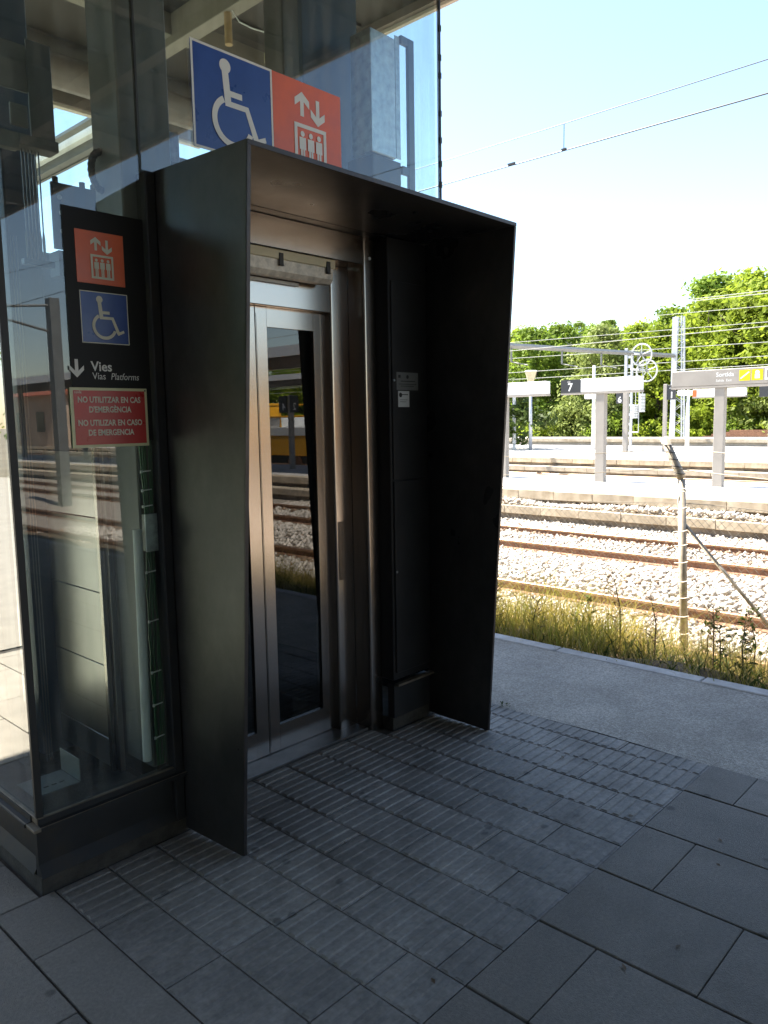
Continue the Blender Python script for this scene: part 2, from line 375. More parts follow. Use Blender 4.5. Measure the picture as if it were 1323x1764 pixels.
# ---- paving slabs and ribbed tiles
pav = struct(bx('paving', M_bed, None, -3.2, 2.5, -6.2, 3.2, -.0215, -.012))
def sheet(x0, x1, y0, y1, n, m, z): return struct(MB().add([(x0, y0, z), (x1, y0, z), (x1, y1, z), (x0, y1, z)], [(0, 1, 2, 3)]).build(n, m))
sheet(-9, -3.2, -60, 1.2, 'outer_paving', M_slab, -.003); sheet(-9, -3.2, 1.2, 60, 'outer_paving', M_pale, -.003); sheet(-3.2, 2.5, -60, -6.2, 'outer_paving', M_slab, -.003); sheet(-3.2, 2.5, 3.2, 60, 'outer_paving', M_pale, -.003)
slab_cache = {}
def piece(name, m, x0, x1, y0, y1, kind='slab'):
    wx = round(x1-x0, 3); wy = round(y1-y0, 3); key = (kind, wx, wy)
    cx, cy = (x0+x1)/2, (y0+y1)/2
    if key not in slab_cache:
        b = MB(); hx = wx/2-(.0042 if kind == 'slab' else .0025); hy = wy/2-(.0016 if kind == 'slab' else .002)
        if kind in ('slab', 'pale'): b.box(-hx, hx, -hy, hy, -.012, 0, .0022)
        else:
            hgt = .0043 if kind == 'rib' else .0026
            b.box(-hx, hx, -hy, hy, -.012, -.004)
            n = max(1, round(wy/.05)); p = wy/n
            for i in range(n):
                c = -wy/2+p*(i+.5); w1 = .0165; w0 = .0115; e = hx-.004; e1 = e-.004; z0 = -.004; z1 = z0+hgt
                b.add([(-e, c-w1, z0), (e, c-w1, z0), (e, c+w1, z0), (-e, c+w1, z0), (-e1, c-w0, z1), (e1, c-w0, z1), (e1, c+w0, z1), (-e1, c+w0, z1)],
                      [(4, 5, 6, 7), (0, 1, 5, 4), (1, 2, 6, 5), (2, 3, 7, 6), (3, 0, 4, 7)])
        o = b.build(name, m); o.parent = pav; slab_cache[key] = o.data
    else:
        o = bpy.data.objects.new(name, slab_cache[key]); COL.objects.link(o); o.parent = pav
    o.location = (cx, cy, random.uniform(-.0018, .0012)); o.rotation_euler = (random.uniform(-.0025, .0025), random.uniform(-.0025, .0025), random.uniform(-.002, .002))
    return o
P = .1943
rows = [.04+P*k for k in range(13)]+[2.503]
offs = {0: -.315, 1: -.315, 2: -.73, 3: -.836, 4: -.945, 5: -1.145, 6: -.945, 7: -1.10, 8: -.99, 9: -1.145, 10: -.945, 11: -1.05, 12: -.945}
def cuts(lo, hi, phase, L):
    k = math.ceil((lo-phase)/L); c = [lo]
    t = phase+k*L
    while t < hi-.02:
        if t > lo+.02: c.append(t)
        t += L
    return c+[hi]
for k in range(13):
    a, b = rows[k], rows[k+1]
    hi = -.004 if a < .55 else (.15 if b < 2.19 else 1.2)
    if .55 < a and b < 1.80: hi = .15
    if a >= 1.75 and b < 2.25: hi = .04
    c = cuts(-1.345, hi, offs[k], .4)
    for u, v in zip(c[:-1], c[1:]):
        worn = (k < 8 and (u+v)/2 < -.35 and random.random() < .75) or random.random() < .12
        piece('ribbed_tile', M_rib, a, b, u, v, 'worn' if worn else 'rib')
right_rows = [.04, .234, .623, 1.012, 1.40, 1.789, 2.178, 2.503]
for k in range(7):
    c = cuts(-6.1, -1.345, -1.55 if k % 2 == 0 else -1.85, .6)
    for u, v in zip(c[:-1], c[1:]): piece('paving_slab', M_slab, right_rows[k], right_rows[k+1], u, v)
left_rows = [.04, -.165]+[-.165-.3886*k for k in range(1, 8)]
for k in range(8):
    b, a = left_rows[k], left_rows[k+1]
    c = cuts(-6.1, 3.1, -.31 if k % 2 == 0 else -.61, .6)
    for u, v in zip(c[:-1], c[1:]):
        bb = b
        if k == 0:
            if u > -.35 and v < .05: pass
            if v > 0.0: bb = -.012
            if u < 0 < v: piece('paving_slab', M_slab, a, b, u, -.005); u = -.005
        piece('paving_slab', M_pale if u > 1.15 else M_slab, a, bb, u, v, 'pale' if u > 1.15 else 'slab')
# slabs on the sunny side behind the lift
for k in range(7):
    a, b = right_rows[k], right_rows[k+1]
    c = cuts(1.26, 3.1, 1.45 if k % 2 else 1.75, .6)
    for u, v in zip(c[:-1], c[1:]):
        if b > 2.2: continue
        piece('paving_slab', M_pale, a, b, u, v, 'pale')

# ================================================================== LIFT TOWER
TX1, TY1, TZ = 2.245, 1.22, 4.36
T = thing('lift_tower', (1.12, .6, 0), 'glass and dark steel lift tower with black projecting doorway hood on platform', 'lift')
bx('concrete_base', M_conc, T, 0, .615, .0, TY1+.02, -.02, .058, .004)
bx('concrete_base', M_conc, T, 1.857, TX1+.02, .052, TY1+.02, -.02, .058, .004)
# plinth: flared foot, upstand, ledge, glazing channel
prof = [(.004, .058), (.030, .10), (.030, .236), (-.016, .236), (-.016, .248), (.006, .252), (.006, .272), (.05, .272), (.05, .058)]
pl = MB().prism([(p[0]-.012, p[1]) for p in prof], 'x', .0, .604); plo = pl.build('plinth', M_plinth, T)
MB().box(-.024, .60, -.026, .045, .2375, .2495, .002).build('ledge', M_ledge, plo)
MB().box(-.003, .60, -.002, .012, .2505, .275, .002).build('glazing_bead', M_ledge, plo)
p2 = MB().prism([(p[0]-.012, p[1]) for p in prof], 'y', .045, TY1).build('plinth', M_plinth, T)
MB().box(-.026, .045, .0455, TY1, .2375, .2495, .002).build('ledge', M_ledge, p2)
MB().box(-.002, .012, .0125, TY1, .2505, .275, .002).build('glazing_bead', M_ledge, p2)
bx('plinth', M_plinth, T, .05, TX1, TY1-.04, TY1, .058, .27)
bx('plinth', M_plinth, T, TX1-.05, TX1, .06, TY1-.041, .058, .27)
# glass panes
def pane(x0, x1, y0, y1, z0, z1): return bx('glass_pane', M_glass, T, x0, x1, y0, y1, z0, z1)
pane(.014, .520, .014, .024, .262, TZ); pane(.528, TX1-.012, .014, .024, 2.512, TZ)
pane(.004, .0138, .014, TY1-.02, .262, TZ)
pane(.014, 1.12, TY1-.022, TY1-.012, .27, TZ); pane(1.128, TX1-.012, TY1-.022, TY1-.012, .27, TZ)
pane(TX1-.0115, TX1-.002, .05, TY1-.03, .27, TZ)
MB().box(-.004, .020, -.003, .0135, .276, TZ, .002).build('corner_seal', M_rubber, T)
MB().box(.5203, .5277, .010, .027, 2.50, TZ).build('glazing_joint', M_rubber, T)
MB().box(TX1-.0113, TX1+.001, .012, .0265, 2.512, TZ).build('corner_seal', M_rubber, T)
for k in range(7):
    z = 2.78+k*.13+random.uniform(-.04, .04); MB().box(TX1-.013, TX1+.004, .009, .0115, z, z+.03, .001).build('silicone_lump', M_rubber, T)
# structural steel inside the glass
bx('inner_column', M_col, T, .475, .685, .06, .26, .27, TZ, .006)
bx('inner_column', M_navy, T, .40, .545, .90, 1.08, .10, TZ, .006)
bx('inner_column', M_col, T, 2.05, 2.22, 1.0, 1.17, .10, TZ, .006)
bx('top_beam', M_col, T, 0, TX1, .03, .13, TZ, TZ+.15); bx('top_beam', M_col, T, 0, TX1, TY1-.11, TY1-.01, TZ, TZ+.15)
bx('top_beam', M_col, T, 0, .1, .131, TY1-.111, TZ, TZ+.15); bx('top_beam', M_col, T, TX1-.1, TX1, .131, TY1-.111, TZ, TZ+.15)
MB().box(.528, .568, -.008, .058, .05, 2.506, .004).build('mullion', M_plinth, T)
# hood: deeper at the top than at the foot
HY0, HY1, HB = -.335, -.492, .058
ht = MB().prism([(.612, HY1), (2.166, HY1), (2.166, HB), (.568, HB)], 'z', 2.496, 2.512).build('hood', M_hood, T)
MB().prism([(HB, .012), (HY0, .004), (HY1+.0006, 2.4955), (HB, 2.4955)], 'x', 2.151, 2.166).build('side_panel', M_hood, ht)
sp = []                                              # the near side panel splays slightly outwards to the front
for off in (0, .015):
    for yy, zz in ((.02, .012), (HY0, .004), (HY1+.0006, 2.4955), (.02, 2.4955)): sp.append((.604-.082*(yy+.41)+off-.0, yy, zz))
MB().add(sp, [(0, 1, 2, 3), (7, 6, 5, 4), (0, 4, 5, 1), (1, 5, 6, 2), (2, 6, 7, 3), (3, 7, 4, 0)]).build('side_panel', M_hood, ht)
e = [(.604-.082*(yy+.41)+dx, yy-dy, zz) for dx in (.0005, .0145) for yy, zz in ((HY0, .006), (HY1, 2.4945)) for dy in (.0008, .005)]
MB().add(e, [(0, 1, 3, 2), (4, 6, 7, 5), (0, 4, 5, 1), (2, 3, 7, 6), (1, 5, 7, 3), (0, 2, 6, 4)]).build('edge_strip', M_hoodedge, ht)
MB().prism([(HY1+.002, 2.4945), (HY0-.0015, .006), (HY0-.006, .006), (HY1-.003, 2.4945)], 'x', 2.1515, 2.1655).build('edge_strip', M_hoodedge, ht)
bx('edge_strip', M_hoodedge, ht, .6125, 2.1655, HY1-.004, HY1-.0005, 2.4962, 2.5118)
MB().tube([(2.158, -.318, -.002), (2.158, -.318, .012)], .008, 8).build('foot_bolt', M_rubber, ht)
def smooth_by(o, deg=40):
    o.data.polygons.foreach_set('use_smooth', [True]*len(o.data.polygons))
    bm = bmesh.new(); bm.from_mesh(o.data)
    for e in bm.edges:
        if len(e.link_faces) == 2 and e.calc_face_angle(0) > R(deg): e.smooth = False
    bm.to_mesh(o.data); bm.free(); return o
# stainless portal in steps
smooth_by(MB().jamb(1.772, 1.856, .125, .236, 0, 2.494).build('door_frame', M_inox, T)); bx('door_frame', M_inox, T, .62, .68, .125, .236, 0, 2.494, .003)
hd = MB(); hd.box(.681, 1.771, .125, .25, 2.36, 2.494, .003); hd.build('door_header', M_inox, T)
infb = smooth_by(MB().jamb(1.651, 1.7715, .237, .40, 0, 2.358, .012).build('inner_frame', M_inox, T)); bx('inner_frame', M_inox, T, .6805, .77, .237, .40, 0, 2.358, .003)
bx('inner_header', M_inox, T, .7705, 1.6505, .238, .40, 2.132, 2.357, .003)
MB().box(1.665, 1.735, .2345, .2365, .80, 1.10, .0008).build('call_plate', M_inox, infb)
for zz in (.88, .955, 1.03):
    MB().tube([(1.70, .2345, zz), (1.70, .2325, zz)], .011, 14).build('call_button', M_inox, infb)
for x0, x1, gx0, gx1 in ((.765, 1.2185, .865, 1.147), (1.2215, 1.66, 1.288, 1.573)):
    lf = MB(); y0, y1 = .28, .318; z0, z1 = .012, 2.131
    lf.box(x0, gx0, y0, y1, z0, z1, .0015); lf.box(gx1, x1, y0, y1, z0, z1, .0015)
    lf.box(gx0+.0002, gx1-.0002, y0+.0004, y1-.0004, z0, .14); lf.box(gx0+.0002, gx1-.0002, y0+.0004, y1-.0004, 2.043, z1)
    lo = lf.build('door_leaf', M_inox, T)
    bx('pane', M_dglass, lo, gx0+.0005, gx1-.0005, .292, .300, .1405, 2.0425)
    MB().box(gx0-.062, gx0-.0605, .279, .2798, .05, 2.10).build('fold_line', M_rubber, lo) if gx0 > 1.2 else None
bx('door_sill', M_sill, T, .68, 1.771, .152, .42, -.008, .010, .002)
bx('shaft_lining', M_dark, T, .70, 1.80, .98, 1.0, .02, 2.3); bx('shaft_lining', M_dark, T, .69, .705, .405, .979, .02, 2.3); bx('shaft_lining', M_dark, T, 1.80, 1.815, .405, .979, .02, 2.3)
bx('shaft_lining', M_dark, T, .69, 1.815, .405, .98, 2.302, 2.33); bx('shaft_lining', M_dark, T, .69, 1.815, .421, .98, -.01, .015)
bx('back_lining', M_lining, T, .56, 1.12, 1.14, 1.155, .27, 2.42, .002); bx('back_lining', M_lining, T, .02, .30, 1.14, 1.155, 1.30, 2.30, .002)
bx('cabin_handrail', M_inoxd, T, .85, 1.7, .93, .95, .95, .985)
bx('soffit', M_dark, T, .62, 2.15, .0585, .40, 2.4945, 2.511)
# service cabinet beside the door
cb = bx('service_cabinet', M_dark, T, 1.857, 2.150, .044, .40, .262, 2.494, .003)
bx('cabinet_door', M_dark, cb, 1.872, 2.132, .036, .0435, 1.308, 2.288, .002)
bx('cabinet_door', M_dark, cb, 1.872, 2.146, .034, .0435, .30, 1.300, .002)
bx('cabinet_ledge', M_ledge, cb, 1.86, 2.149, .012, .0435, .236, .248, .002)
bx('cabinet_foot', M_plinth, cb, 1.86, 2.149, .046, .09, .059, .2355)
for z in (1.804, .834): MB().tube([(1.882, .036, z), (1.882, .031, z)], .006, 10).build('lock', M_galv, cb)
MB().tube([(1.815, .1249, 2.395), (1.815, .121, 2.395)], .008, 12).build('bolt_cap', M_galv, T)
st = flat('rating_plate', [rect(0, .165, 0, .088)], (1.902, .036, 1.757), X, Z, -Y, M_grey, cb)
flat('plate_print', [rect(.012, .03, .06, .075), disc(.082, .066, .01, 12), rect(.03, .14, .042, .046), rect(.015, .15, .028, .031), rect(.03, .13, .018, .021)], (1.902, .0352, 1.757), X, Z, -Y, M_dark, cb)
st = flat('sticker', [rect(0, .085, 0, .08)], (1.912, .036, 1.672), X, Z, -Y, M_whited, cb)
flat('sticker_print', [disc(.018, .06, .012, 12), rect(.03, .075, .06, .064), rect(.012, .07, .035, .037), rect(.012, .06, .025, .027)], (1.912, .0352, 1.672), X, Z, -Y, M_dark, cb)

# ---- lamp over the door (not lit)
lp = thing('door_lamp', (1.15, .18, 2.25), 'cream fluorescent batten lamp with dusty diffuser under the door header', 'lamp')
bx('lamp_body', M_lamp, lp, .74, 1.592, .132, .236, 2.318, 2.3585, .003)
MB().prism([(.138, 2.3175), (.142, 2.268), (.158, 2.248), (.20, 2.248), (.216, 2.268), (.22, 2.3175)], 'x', .75, 1.582).build('diffuser', M_acryl, lp)
bx('gear_tray', M_whited, lp, .74, 1.44, .222, .2365, 2.232, 2.2475, .002)
for x in (.95, 1.262, 1.545): MB().box(x-.012, x+.012, .128, .1315, 2.295, 2.345, .001).box(x-.012, x+.012, .126, .137, 2.29, 2.2945).build('clip', M_rubber, lp)

# ---- signs on the lift
def sign_plate(name, label, x0, z0, s, m, pict, border, y=.006, cat='sign', cm=M_print, th=.004):
    o = thing(name, (x0+s/2, y, z0), label, cat)
    bx('plate', m, o, x0, x0+s, y-th, y, z0, z0+s, .0006)
    if border:
        t = border; flat('border', [rect(0, s, 0, t), rect(0, s, s-t, s), rect(0, t, t, s-t), rect(s-t, s, t, s-t)], (x0, y-th, z0), X, Z, -Y, cm, o, .0006)
    flat('pictogram', [[(u*s, v*s) for u, v in p] for p in pict], (x0, y-th, z0), X, Z, -Y, cm, o, .001)
    return o
sign_plate('wheelchair_sign', 'large blue wheelchair sign with white border above the black door hood', .750, 2.643, .385, M_blue, wheelchair(), .009, y=.008)
sign_plate('lift_sign', 'large orange lift sign with arrows and three figures above the black hood', 1.1365, 2.643, .385, M_orange, liftpict(), 0, y=.008)
bp = bx('sign_backing', M_black, None, .222, .5195, .0095, .0132, 1.545, 2.335, .0006); tag(bp, 'tall black backing panel on the glass carrying the small signs', 'panel')
sign_plate('lift_sign', 'small orange lift sign with two arrows on the black panel', .262, 2.089, .176, M_orange, liftpict(), 0, y=.0094, cm=M_cream, th=.002)
sign_plate('wheelchair_sign', 'small blue wheelchair sign below the small orange sign on black panel', .266, 1.887, .176, M_blue, wheelchair(), .003, y=.0094, cm=M_cream, th=.002)
ps = thing('platforms_lettering', (.34, .013, 1.76), 'white arrow and lettering pointing down to the platforms on black panel', 'lettering')
flat('arrow', [rect(.018, .030, .018, .062), [(.024, .0), (.050, .026), (.050, .042), (.024, .017)], [(.024, .0), (.024, .017), (-.002, .042), (-.002, .026)]], (.217, .0092, 1.768), X, Z, -Y, M_print, ps)
text('heading', 'Vies', (.293, .0092, 1.793), X, Z, -Y, .046, M_print, ps, bold=.0009)
text('line', 'V\u00edas', (.296, .0092, 1.764), X, Z, -Y, .033, M_print, ps, sx=.92)
text('line', 'Platforms', (.363, .0092, 1.764), X, Z, -Y, .033, M_print, ps, shear=.22, sx=.86)
nz = thing('emergency_notice', (.355, .012, 1.53), 'red notice with cream lettering and pale yellow border on the glass', 'notice')
bx('plate', M_lumin, nz, .211, .499, .0055, .0092, 1.5275, 1.7345, .0006)
flat('red_field', [rect(.010, .278, .010, .197)], (.211, .0055, 1.5275), X, Z, -Y, M_red, nz)
for t, z in (('NO UTILITZAR EN CAS', 1.6835), ("D'EMERG\u00c8NCIA", 1.6495), ('NO UTILIZAR EN CASO', 1.6035), ('DE EMERGENCIA', 1.5695)):
    text('lettering', t, (.353, .0048, z), X, Z, -Y, .0285, M_cream, nz, 'CENTER', sx=.80, bold=.0008)
MB().tube([(.4915, .0056, 1.7265), (.4915, .004, 1.7265)], .0028, 10).build('screw', M_dark, nz)
text('small_mark', 'renfe', (.224, .0048, 1.714), X, Z, -Y, .014, M_cream, nz, sx=.9)

# ---- equipment inside the shaft
jb = thing('junction_box', (.54, .10, 1.12), 'pale grey junction box on slotted bracket among green cables', 'box')
bx('lid', M_galv, jb, .478, .578, .027, .034, 1.128, 1.272, .002); bx('body', M_grey, jb, .48, .576, .0345, .058, 1.13, 1.27, .002)
for z0 in (1.285, 1.075):
    b = MB()
    for k in range(4): b.box(.545+k*.014, .551+k*.014, .03, .033, z0, z0+.04)
    b.box(.545, .60, .03, .033, z0+.0405, z0+.047).box(.545, .60, .03, .033, z0-.007, z0-.0005); b.build('slotted_bracket', M_whited, jb)
cd = MB(); cd.tube([(.442, .042, .32), (.448, .042, .8), (.452, .042, 1.215)], .017, 14)
tag(cd.build('conduit_pipe', M_whited, smooth=False), 'straight pale conduit pipe standing beside the green cables', 'pipe')
gc = thing('cable_bundle', (.5, .045, .28), 'bundle of green cables tied together behind the lift glass', 'cables')
for k in range(6):
    xo = .482+.008*k; MB().tube([(xo+random.uniform(-.004, .004)+.006*math.sin(z*6+k), .040+.004*(k % 3), z) for z in np.linspace(.285, 1.125, 14)], .0036, 6).build('cable', M_green, gc)
for k in range(5):
    xo = .488+.008*k; MB().tube([(xo-(z-1.27)*.03*(2-k)*.6, .040+.004*(k % 3), z) for z in np.linspace(1.272, 1.56, 8)], .0036, 6).build('cable', M_green, gc)
for z in (.40, .53, .66, .86, 1.05, 1.30, 1.36, 1.43): MB().tube([(.474, .034, z), (.515, .034, z+.003)], .0026, 6).box(.472, .480, .031, .036, z-.005, z+.005).build('cable_tie', M_white, gc)
# stainless side cheek and edge of the car guide
ck = thing('shaft_cheek', (.45, .5, .1), 'stainless cheek panels with dark seams inside the lift shaft', 'panel')
for z0, z1 in ((.20, .318), (.322, .628), (.632, .93), (.934, 1.235), (1.239, 1.50)):
    bx('panel', M_inoxd, ck, .447, .460, .315, .80, z0, z1, .0008)
bx('edge_jamb', M_inox, ck, .425, .4465, .29, .314, .20, 1.52, .002); bx('edge_jamb', M_inoxd, ck, .4475, .47, .268, .314, .20, 1.52, .002)
gr = thing('guide_rail', (.33, .95, .1), 'dark steel guide rail with slotted strip standing in the shaft', 'rail')
bx('web', M_navy, gr, .30, .315, .86, 1.0, .10, 4.3); bx('flange', M_navy, gr, .25, .365, 1.001, 1.012, .10, 4.3)
for k in range(3): bx('rope', M_rope, gr, .385+.012*k, .388+.012*k, .83, .833, .10, 2.4)
br = thing('rail_bracket', (.17, .35, .25), 'pale perforated angle bracket near the shaft floor', 'bracket')
bx('shelf', M_grey, br, .075, .245, .20, .36, .252, .256, .0008); bx('upright', M_grey, br, .245, .249, .20, .36, .2565, .345, .0008)
for k in range(4): MB().box(.10+.03*k, .118+.03*k, .25, .256, .2562, .2572).build('slot', M_rubber, br)
for yy in (.25, .31): MB().tube([(.2495, yy, .30), (.256, yy, .30)], .009, 6).build('bolt', M_rope, br)
pu = thing('pulley_bracket', (.35, .5, 2.65), 'grey folded steel pulley bracket hanging high in the shaft', 'bracket')
bx('side_plate', M_grey, pu, .355, .448, .495, .505, 2.70, 3.055, .002); bx('side_plate', M_grey, pu, .18, .354, .50, .51, 2.86, 3.03, .002)
bx('foot_plate', M_grey, pu, .30, .452, .48, .56, 2.66, 2.70, .002); bx('hanger', M_grey, pu, .18, .30, .48, .52, 2.64, 2.70, .002)
bx('cheek', M_grey, pu, .27, .335, .47, .48, 2.72, 2.80, .002)
sr = thing('hoist_ropes', (.35, .52, 2.2), 'steel hoist ropes with end sockets hanging from the pulley bracket', 'ropes')
for k in range(6):
    xx = .322+.013*k; MB().tube([(xx, .52, 2.36), (xx, .52, 2.659)], .0028, 6).build('rope', M_rope, sr)
    MB().tube([(xx, .52, 2.25), (xx, .52, 2.33), (xx, .52, 2.36)], [.005, .006, .003], 8).build('socket', M_rope, sr)
MB().box(.30, .42, .505, .535, 2.225, 2.249, .002).build('hitch_plate', M_navy, sr)
ct = thing('car_crosshead', (.6, .5, 2.3), 'dark drilled crosshead plate of the lift car behind the glass', 'machine')
bx('plate', M_navy, ct, .42, .80, .5, .512, 2.30, 2.555, .002); bx('cap', M_rubber, ct, .60, .73, .46, .54, 2.556, 2.585, .003)
for x, z in ((.45, 2.50), (.455, 2.44), (.48, 2.41), (.455, 2.37)): MB().tube([(x, .4995, z), (x, .498, z)], .010, 10).build('hole_ring', M_whited, ct)
for x in (.44, .55, .70): MB().tube([(x, .506, 2.555), (x, .506, 2.575)], .012, 8).build('bolt', M_rubber, ct)
bx('channel', M_navy, ct, .44, .80, .513, .60, 2.20, 2.299, .002)
hs = MB(); hs.tube([(.475+.040*math.cos(t), .20, 2.535+.068*math.sin(t)) for t in np.linspace(R(40), R(285), 30)], [.012+(.002 if i % 2 else 0) for i in range(30)], 10)
tag(hs.build('cable_hose', M_rubber), 'black corrugated cable hose curved in a loop beside the column', 'hose')
dop = thing('door_operator', (.86, .3, 2.62), 'blue grey door operator gear on the car roof behind the large sign', 'machine')
bx('housing', M_navy, dop, .70, 1.16, .30, .36, 2.56, 2.70, .003); bx('motor', M_galv, dop, .80, .86, .27, .2995, 2.66, 2.78, .004)
bx('track', M_galv, dop, .72, 1.16, .285, .299, 2.64, 2.648); bx('box', M_navy, dop, .74, .795, .27, .2995, 2.66, 2.77, .003); bx('tag_plate', M_whited, dop, .765, .785, .268, .2695, 2.68, 2.71)
nv = bx('shaft_partition', M_navy, None, 1.66, 2.04, .40, .43, 2.36, 4.3, .003); tag(nv, 'tall blue grey steel partition in the shaft behind the orange sign', 'panel')
cg = thing('control_cabinet', (1.95, .16, 2.9), 'galvanised control cabinet mounted high inside the lift tower', 'cabinet')
bx('body', M_galv, cg, 1.885, 2.065, .16, .30, 2.925, 3.50, .004); bx('flange', M_galv, cg, 2.066, 2.10, .16, .165, 2.93, 3.52, .001); bx('bottom_tray', M_dark, cg, 1.89, 2.10, .16, .34, 2.80, 2.915, .003)
for k in range(3): MB().tube([(1.95+.05*k, .2, 2.82), (2.0+.05*k, .15, 2.76-.02*k), (2.10+.02*k, .16, 2.70), (2.13+.01*k, .18, 2.5)], .007, 8).build('cable', M_rubber, cg)
rb = thing('steel_bracket', (2.16, .16, 2.5), 'dark flat steel bracket frame beside the galvanised cabinet', 'bracket')
bx('upright', M_navy, rb, 2.155, 2.20, .15, .17, 2.45, 3.53, .002); bx('arm', M_navy, rb, 2.102, 2.1545, .15, .17, 3.49, 3.53, .002); bx('arm', M_navy, rb, 2.102, 2.1545, .15, .17, 2.86, 2.90, .002)

# ================================================================== STATION CANOPY over the near platform
EX, EY, EZ = 3.62, 4.12, 4.62
C = thing('station_canopy', (-1.2, -10, 0), 'dark brown platform canopy with beige beams over the lift', 'canopy')
bx('roof_deck', M_ceil, C, -6, EX-.05, -34, EY-.05, EZ, EZ+.06)
rib = MB()
for k in range(62): rib.box(-5.9, EX-.1, -33+k*.6, -32.96+k*.6, EZ-.025, EZ-.0005)
rib.build('deck_ribs', M_ceil, C)['kind'] = 'stuff'
bx('roof_top', M_fasc, C, -6.05, EX, -34.05, EY, EZ+.061, EZ+.14)
bx('eave_fascia', M_fasc, C, EX-.05, EX, -34, EY, EZ-.06, EZ+.06); bx('eave_strip', M_eave, C, EX-.004, EX+.03, -34, EY+.03, EZ-.085, EZ-.061)
bx('end_fascia', M_fasc, C, -6, EX-.051, EY-.05, EY, EZ-.30, EZ-.001); bx('end_strip', M_eave, C, -6, EX-.005, EY-.03, EY+.03, EZ-.325, EZ-.301)
MB().tube([(-6, EY-.42, EZ-.22), (EX-.25, EY-.42, EZ-.22)], .13, 14).build('end_tube', M_fasc, C, smooth=True)
for x in (2.44, -.4, -3.3): bx('long_beam', M_beam, C, x-.055, x+.055, -33.5, EY-.6, EZ-.235, EZ-.026, .004)
for k in range(14):
    y = 2.68-k*2.62; bx('cross_beam', M_beam, C, -5.9, EX-.15, y-.045, y+.045, EZ-.18, EZ-.0265, .004)
for k in range(5): bx('post', M_col, C, -3.39, -3.21, -3.6-k*6.6, -3.42-k*6.6, 0, EZ-.236, .01)
lu = thing('canopy_luminaire', (3.25, 2.4, 4.4), 'long cream batten luminaire fixed under the canopy eave', 'lamp')
bx('body', M_lamp, lu, 3.17, 3.30, 1.75, 2.55, 4.46, 4.54, .004); bx('diffuser', M_acryl, lu, 3.18, 3.29, 1.77, 2.53, 4.42, 4.4595, .006); bx('hanger', M_lamp, lu, 3.22, 3.25, 2.1, 2.14, 4.541, EZ-.001)
hg = thing('hanging_tube', (2.22, 1.9, 4.1), 'short tan tube with loose white wire hanging from canopy beam', 'fixture')
MB().tube([(2.42, 2.0, 4.18), (2.42, 2.0, 4.384)], .026, 12).build('tube', mat('tan tube', (.34, .22, .09), .6), hg)
MB().tube([(2.42, 1.95, 4.384), (2.44, 1.9, 4.30), (2.50, 1.84, 4.26), (2.60, 1.80, 4.25)], .005, 6).build('wire', M_white, hg)
# open steel gantry that carries on beyond the canopy's end
gy = thing('cable_gantry', (3.0, 8, 0), 'pale edged steel cable gantry running on beyond the canopy end', 'gantry')
MB().tube([(2.40, 4.6, 4.5), (2.40, 20, 4.5)], .022, 8).build('pipe', M_eave, gy)
bx('tray', M_grey, gy, 2.78, 2.86, 4.6, 20, 4.50, 4.53); bx('gutter', M_white, gy, 2.90, 2.97, 4.6, 20, 4.46, 4.53); bx('beam', M_col, gy, 2.975, 3.06, 4.6, 20, 4.38, 4.53)
for k in range(60): bx('hanger', M_col, gy, 3.07, 3.09, 4.7+k*.25, 4.78+k*.25, 4.40, 4.50)
bx('rail', M_col, gy, 3.065, 3.10, 4.6, 20, 4.501, 4.53); bx('rail', M_col, gy, 3.065, 3.10, 4.6, 20, 4.37, 4.399)
for y in (8, 14, 19.5): bx('post', M_col, gy, 2.99, 3.05, y-.04, y+.04, 0, 4.379)
# pale panelled parapet behind the lift
pp_ = thing('stair_parapet', (.95, 2.4, 0), 'pale grey panelled stair parapet in the sun behind the lift', 'parapet')
for k in range(3):
    for z0, z1 in ((.50, .76), (.765, 1.02), (1.025, 1.30)): bx('panel', M_panel, pp_, .90, .925, 1.75+k*1.0, 2.745+k*1.0, z0, z1, .002)
for y in (1.8, 2.75, 3.75, 4.68): bx('post', M_navy, pp_, .926, .966, y-.03, y+.03, 0, 1.30)

# ================================================================== RAILS, SLEEPERS, BALLAST
RT = -.64
def track(xl, name_label):
    t = thing('railway_track', (xl+.83, 0, -.8), name_label, 'track')
    for x in (xl, xl+1.668):
        b = MB(); s = [(-.07, RT-.155), (.07, RT-.155), (.07, RT-.145), (.012, RT-.125), (.010, RT-.045), (-.010, RT-.045), (-.012, RT-.125), (-.07, RT-.145)]
        b.prism([(x+u, v) for u, v in s], 'y', -130, 130); b.prism([(x-.034, RT-.0445), (x+.034, RT-.0445), (x+.036, RT-.012), (x+.026, RT), (x-.026, RT), (x-.036, RT-.012)], 'y', -130, 130, 1)
        b.build('rail', [M_rail, M_railtop], t)
    sl = None
    for k in range(26):
        y = -4+k*.62
        if sl is None: sl = bx('sleeper', M_pwall, t, xl-.45, xl+2.12, y, y+.22, RT-.33, RT-.156, .01); y0 = y
        else:
            c = sl.copy(); COL.objects.link(c); c.parent = t; c.location = (0, y-y0, 0)
    return t
track(6.36, 'overgrown rusty railway track closest to the weedy verge'); track(11.1, 'rusty railway track beside the low far platform edge')
track(21.6, 'railway track in the bed between the two far platforms'); track(25.4, 'railway track along the foot of the farther platform')
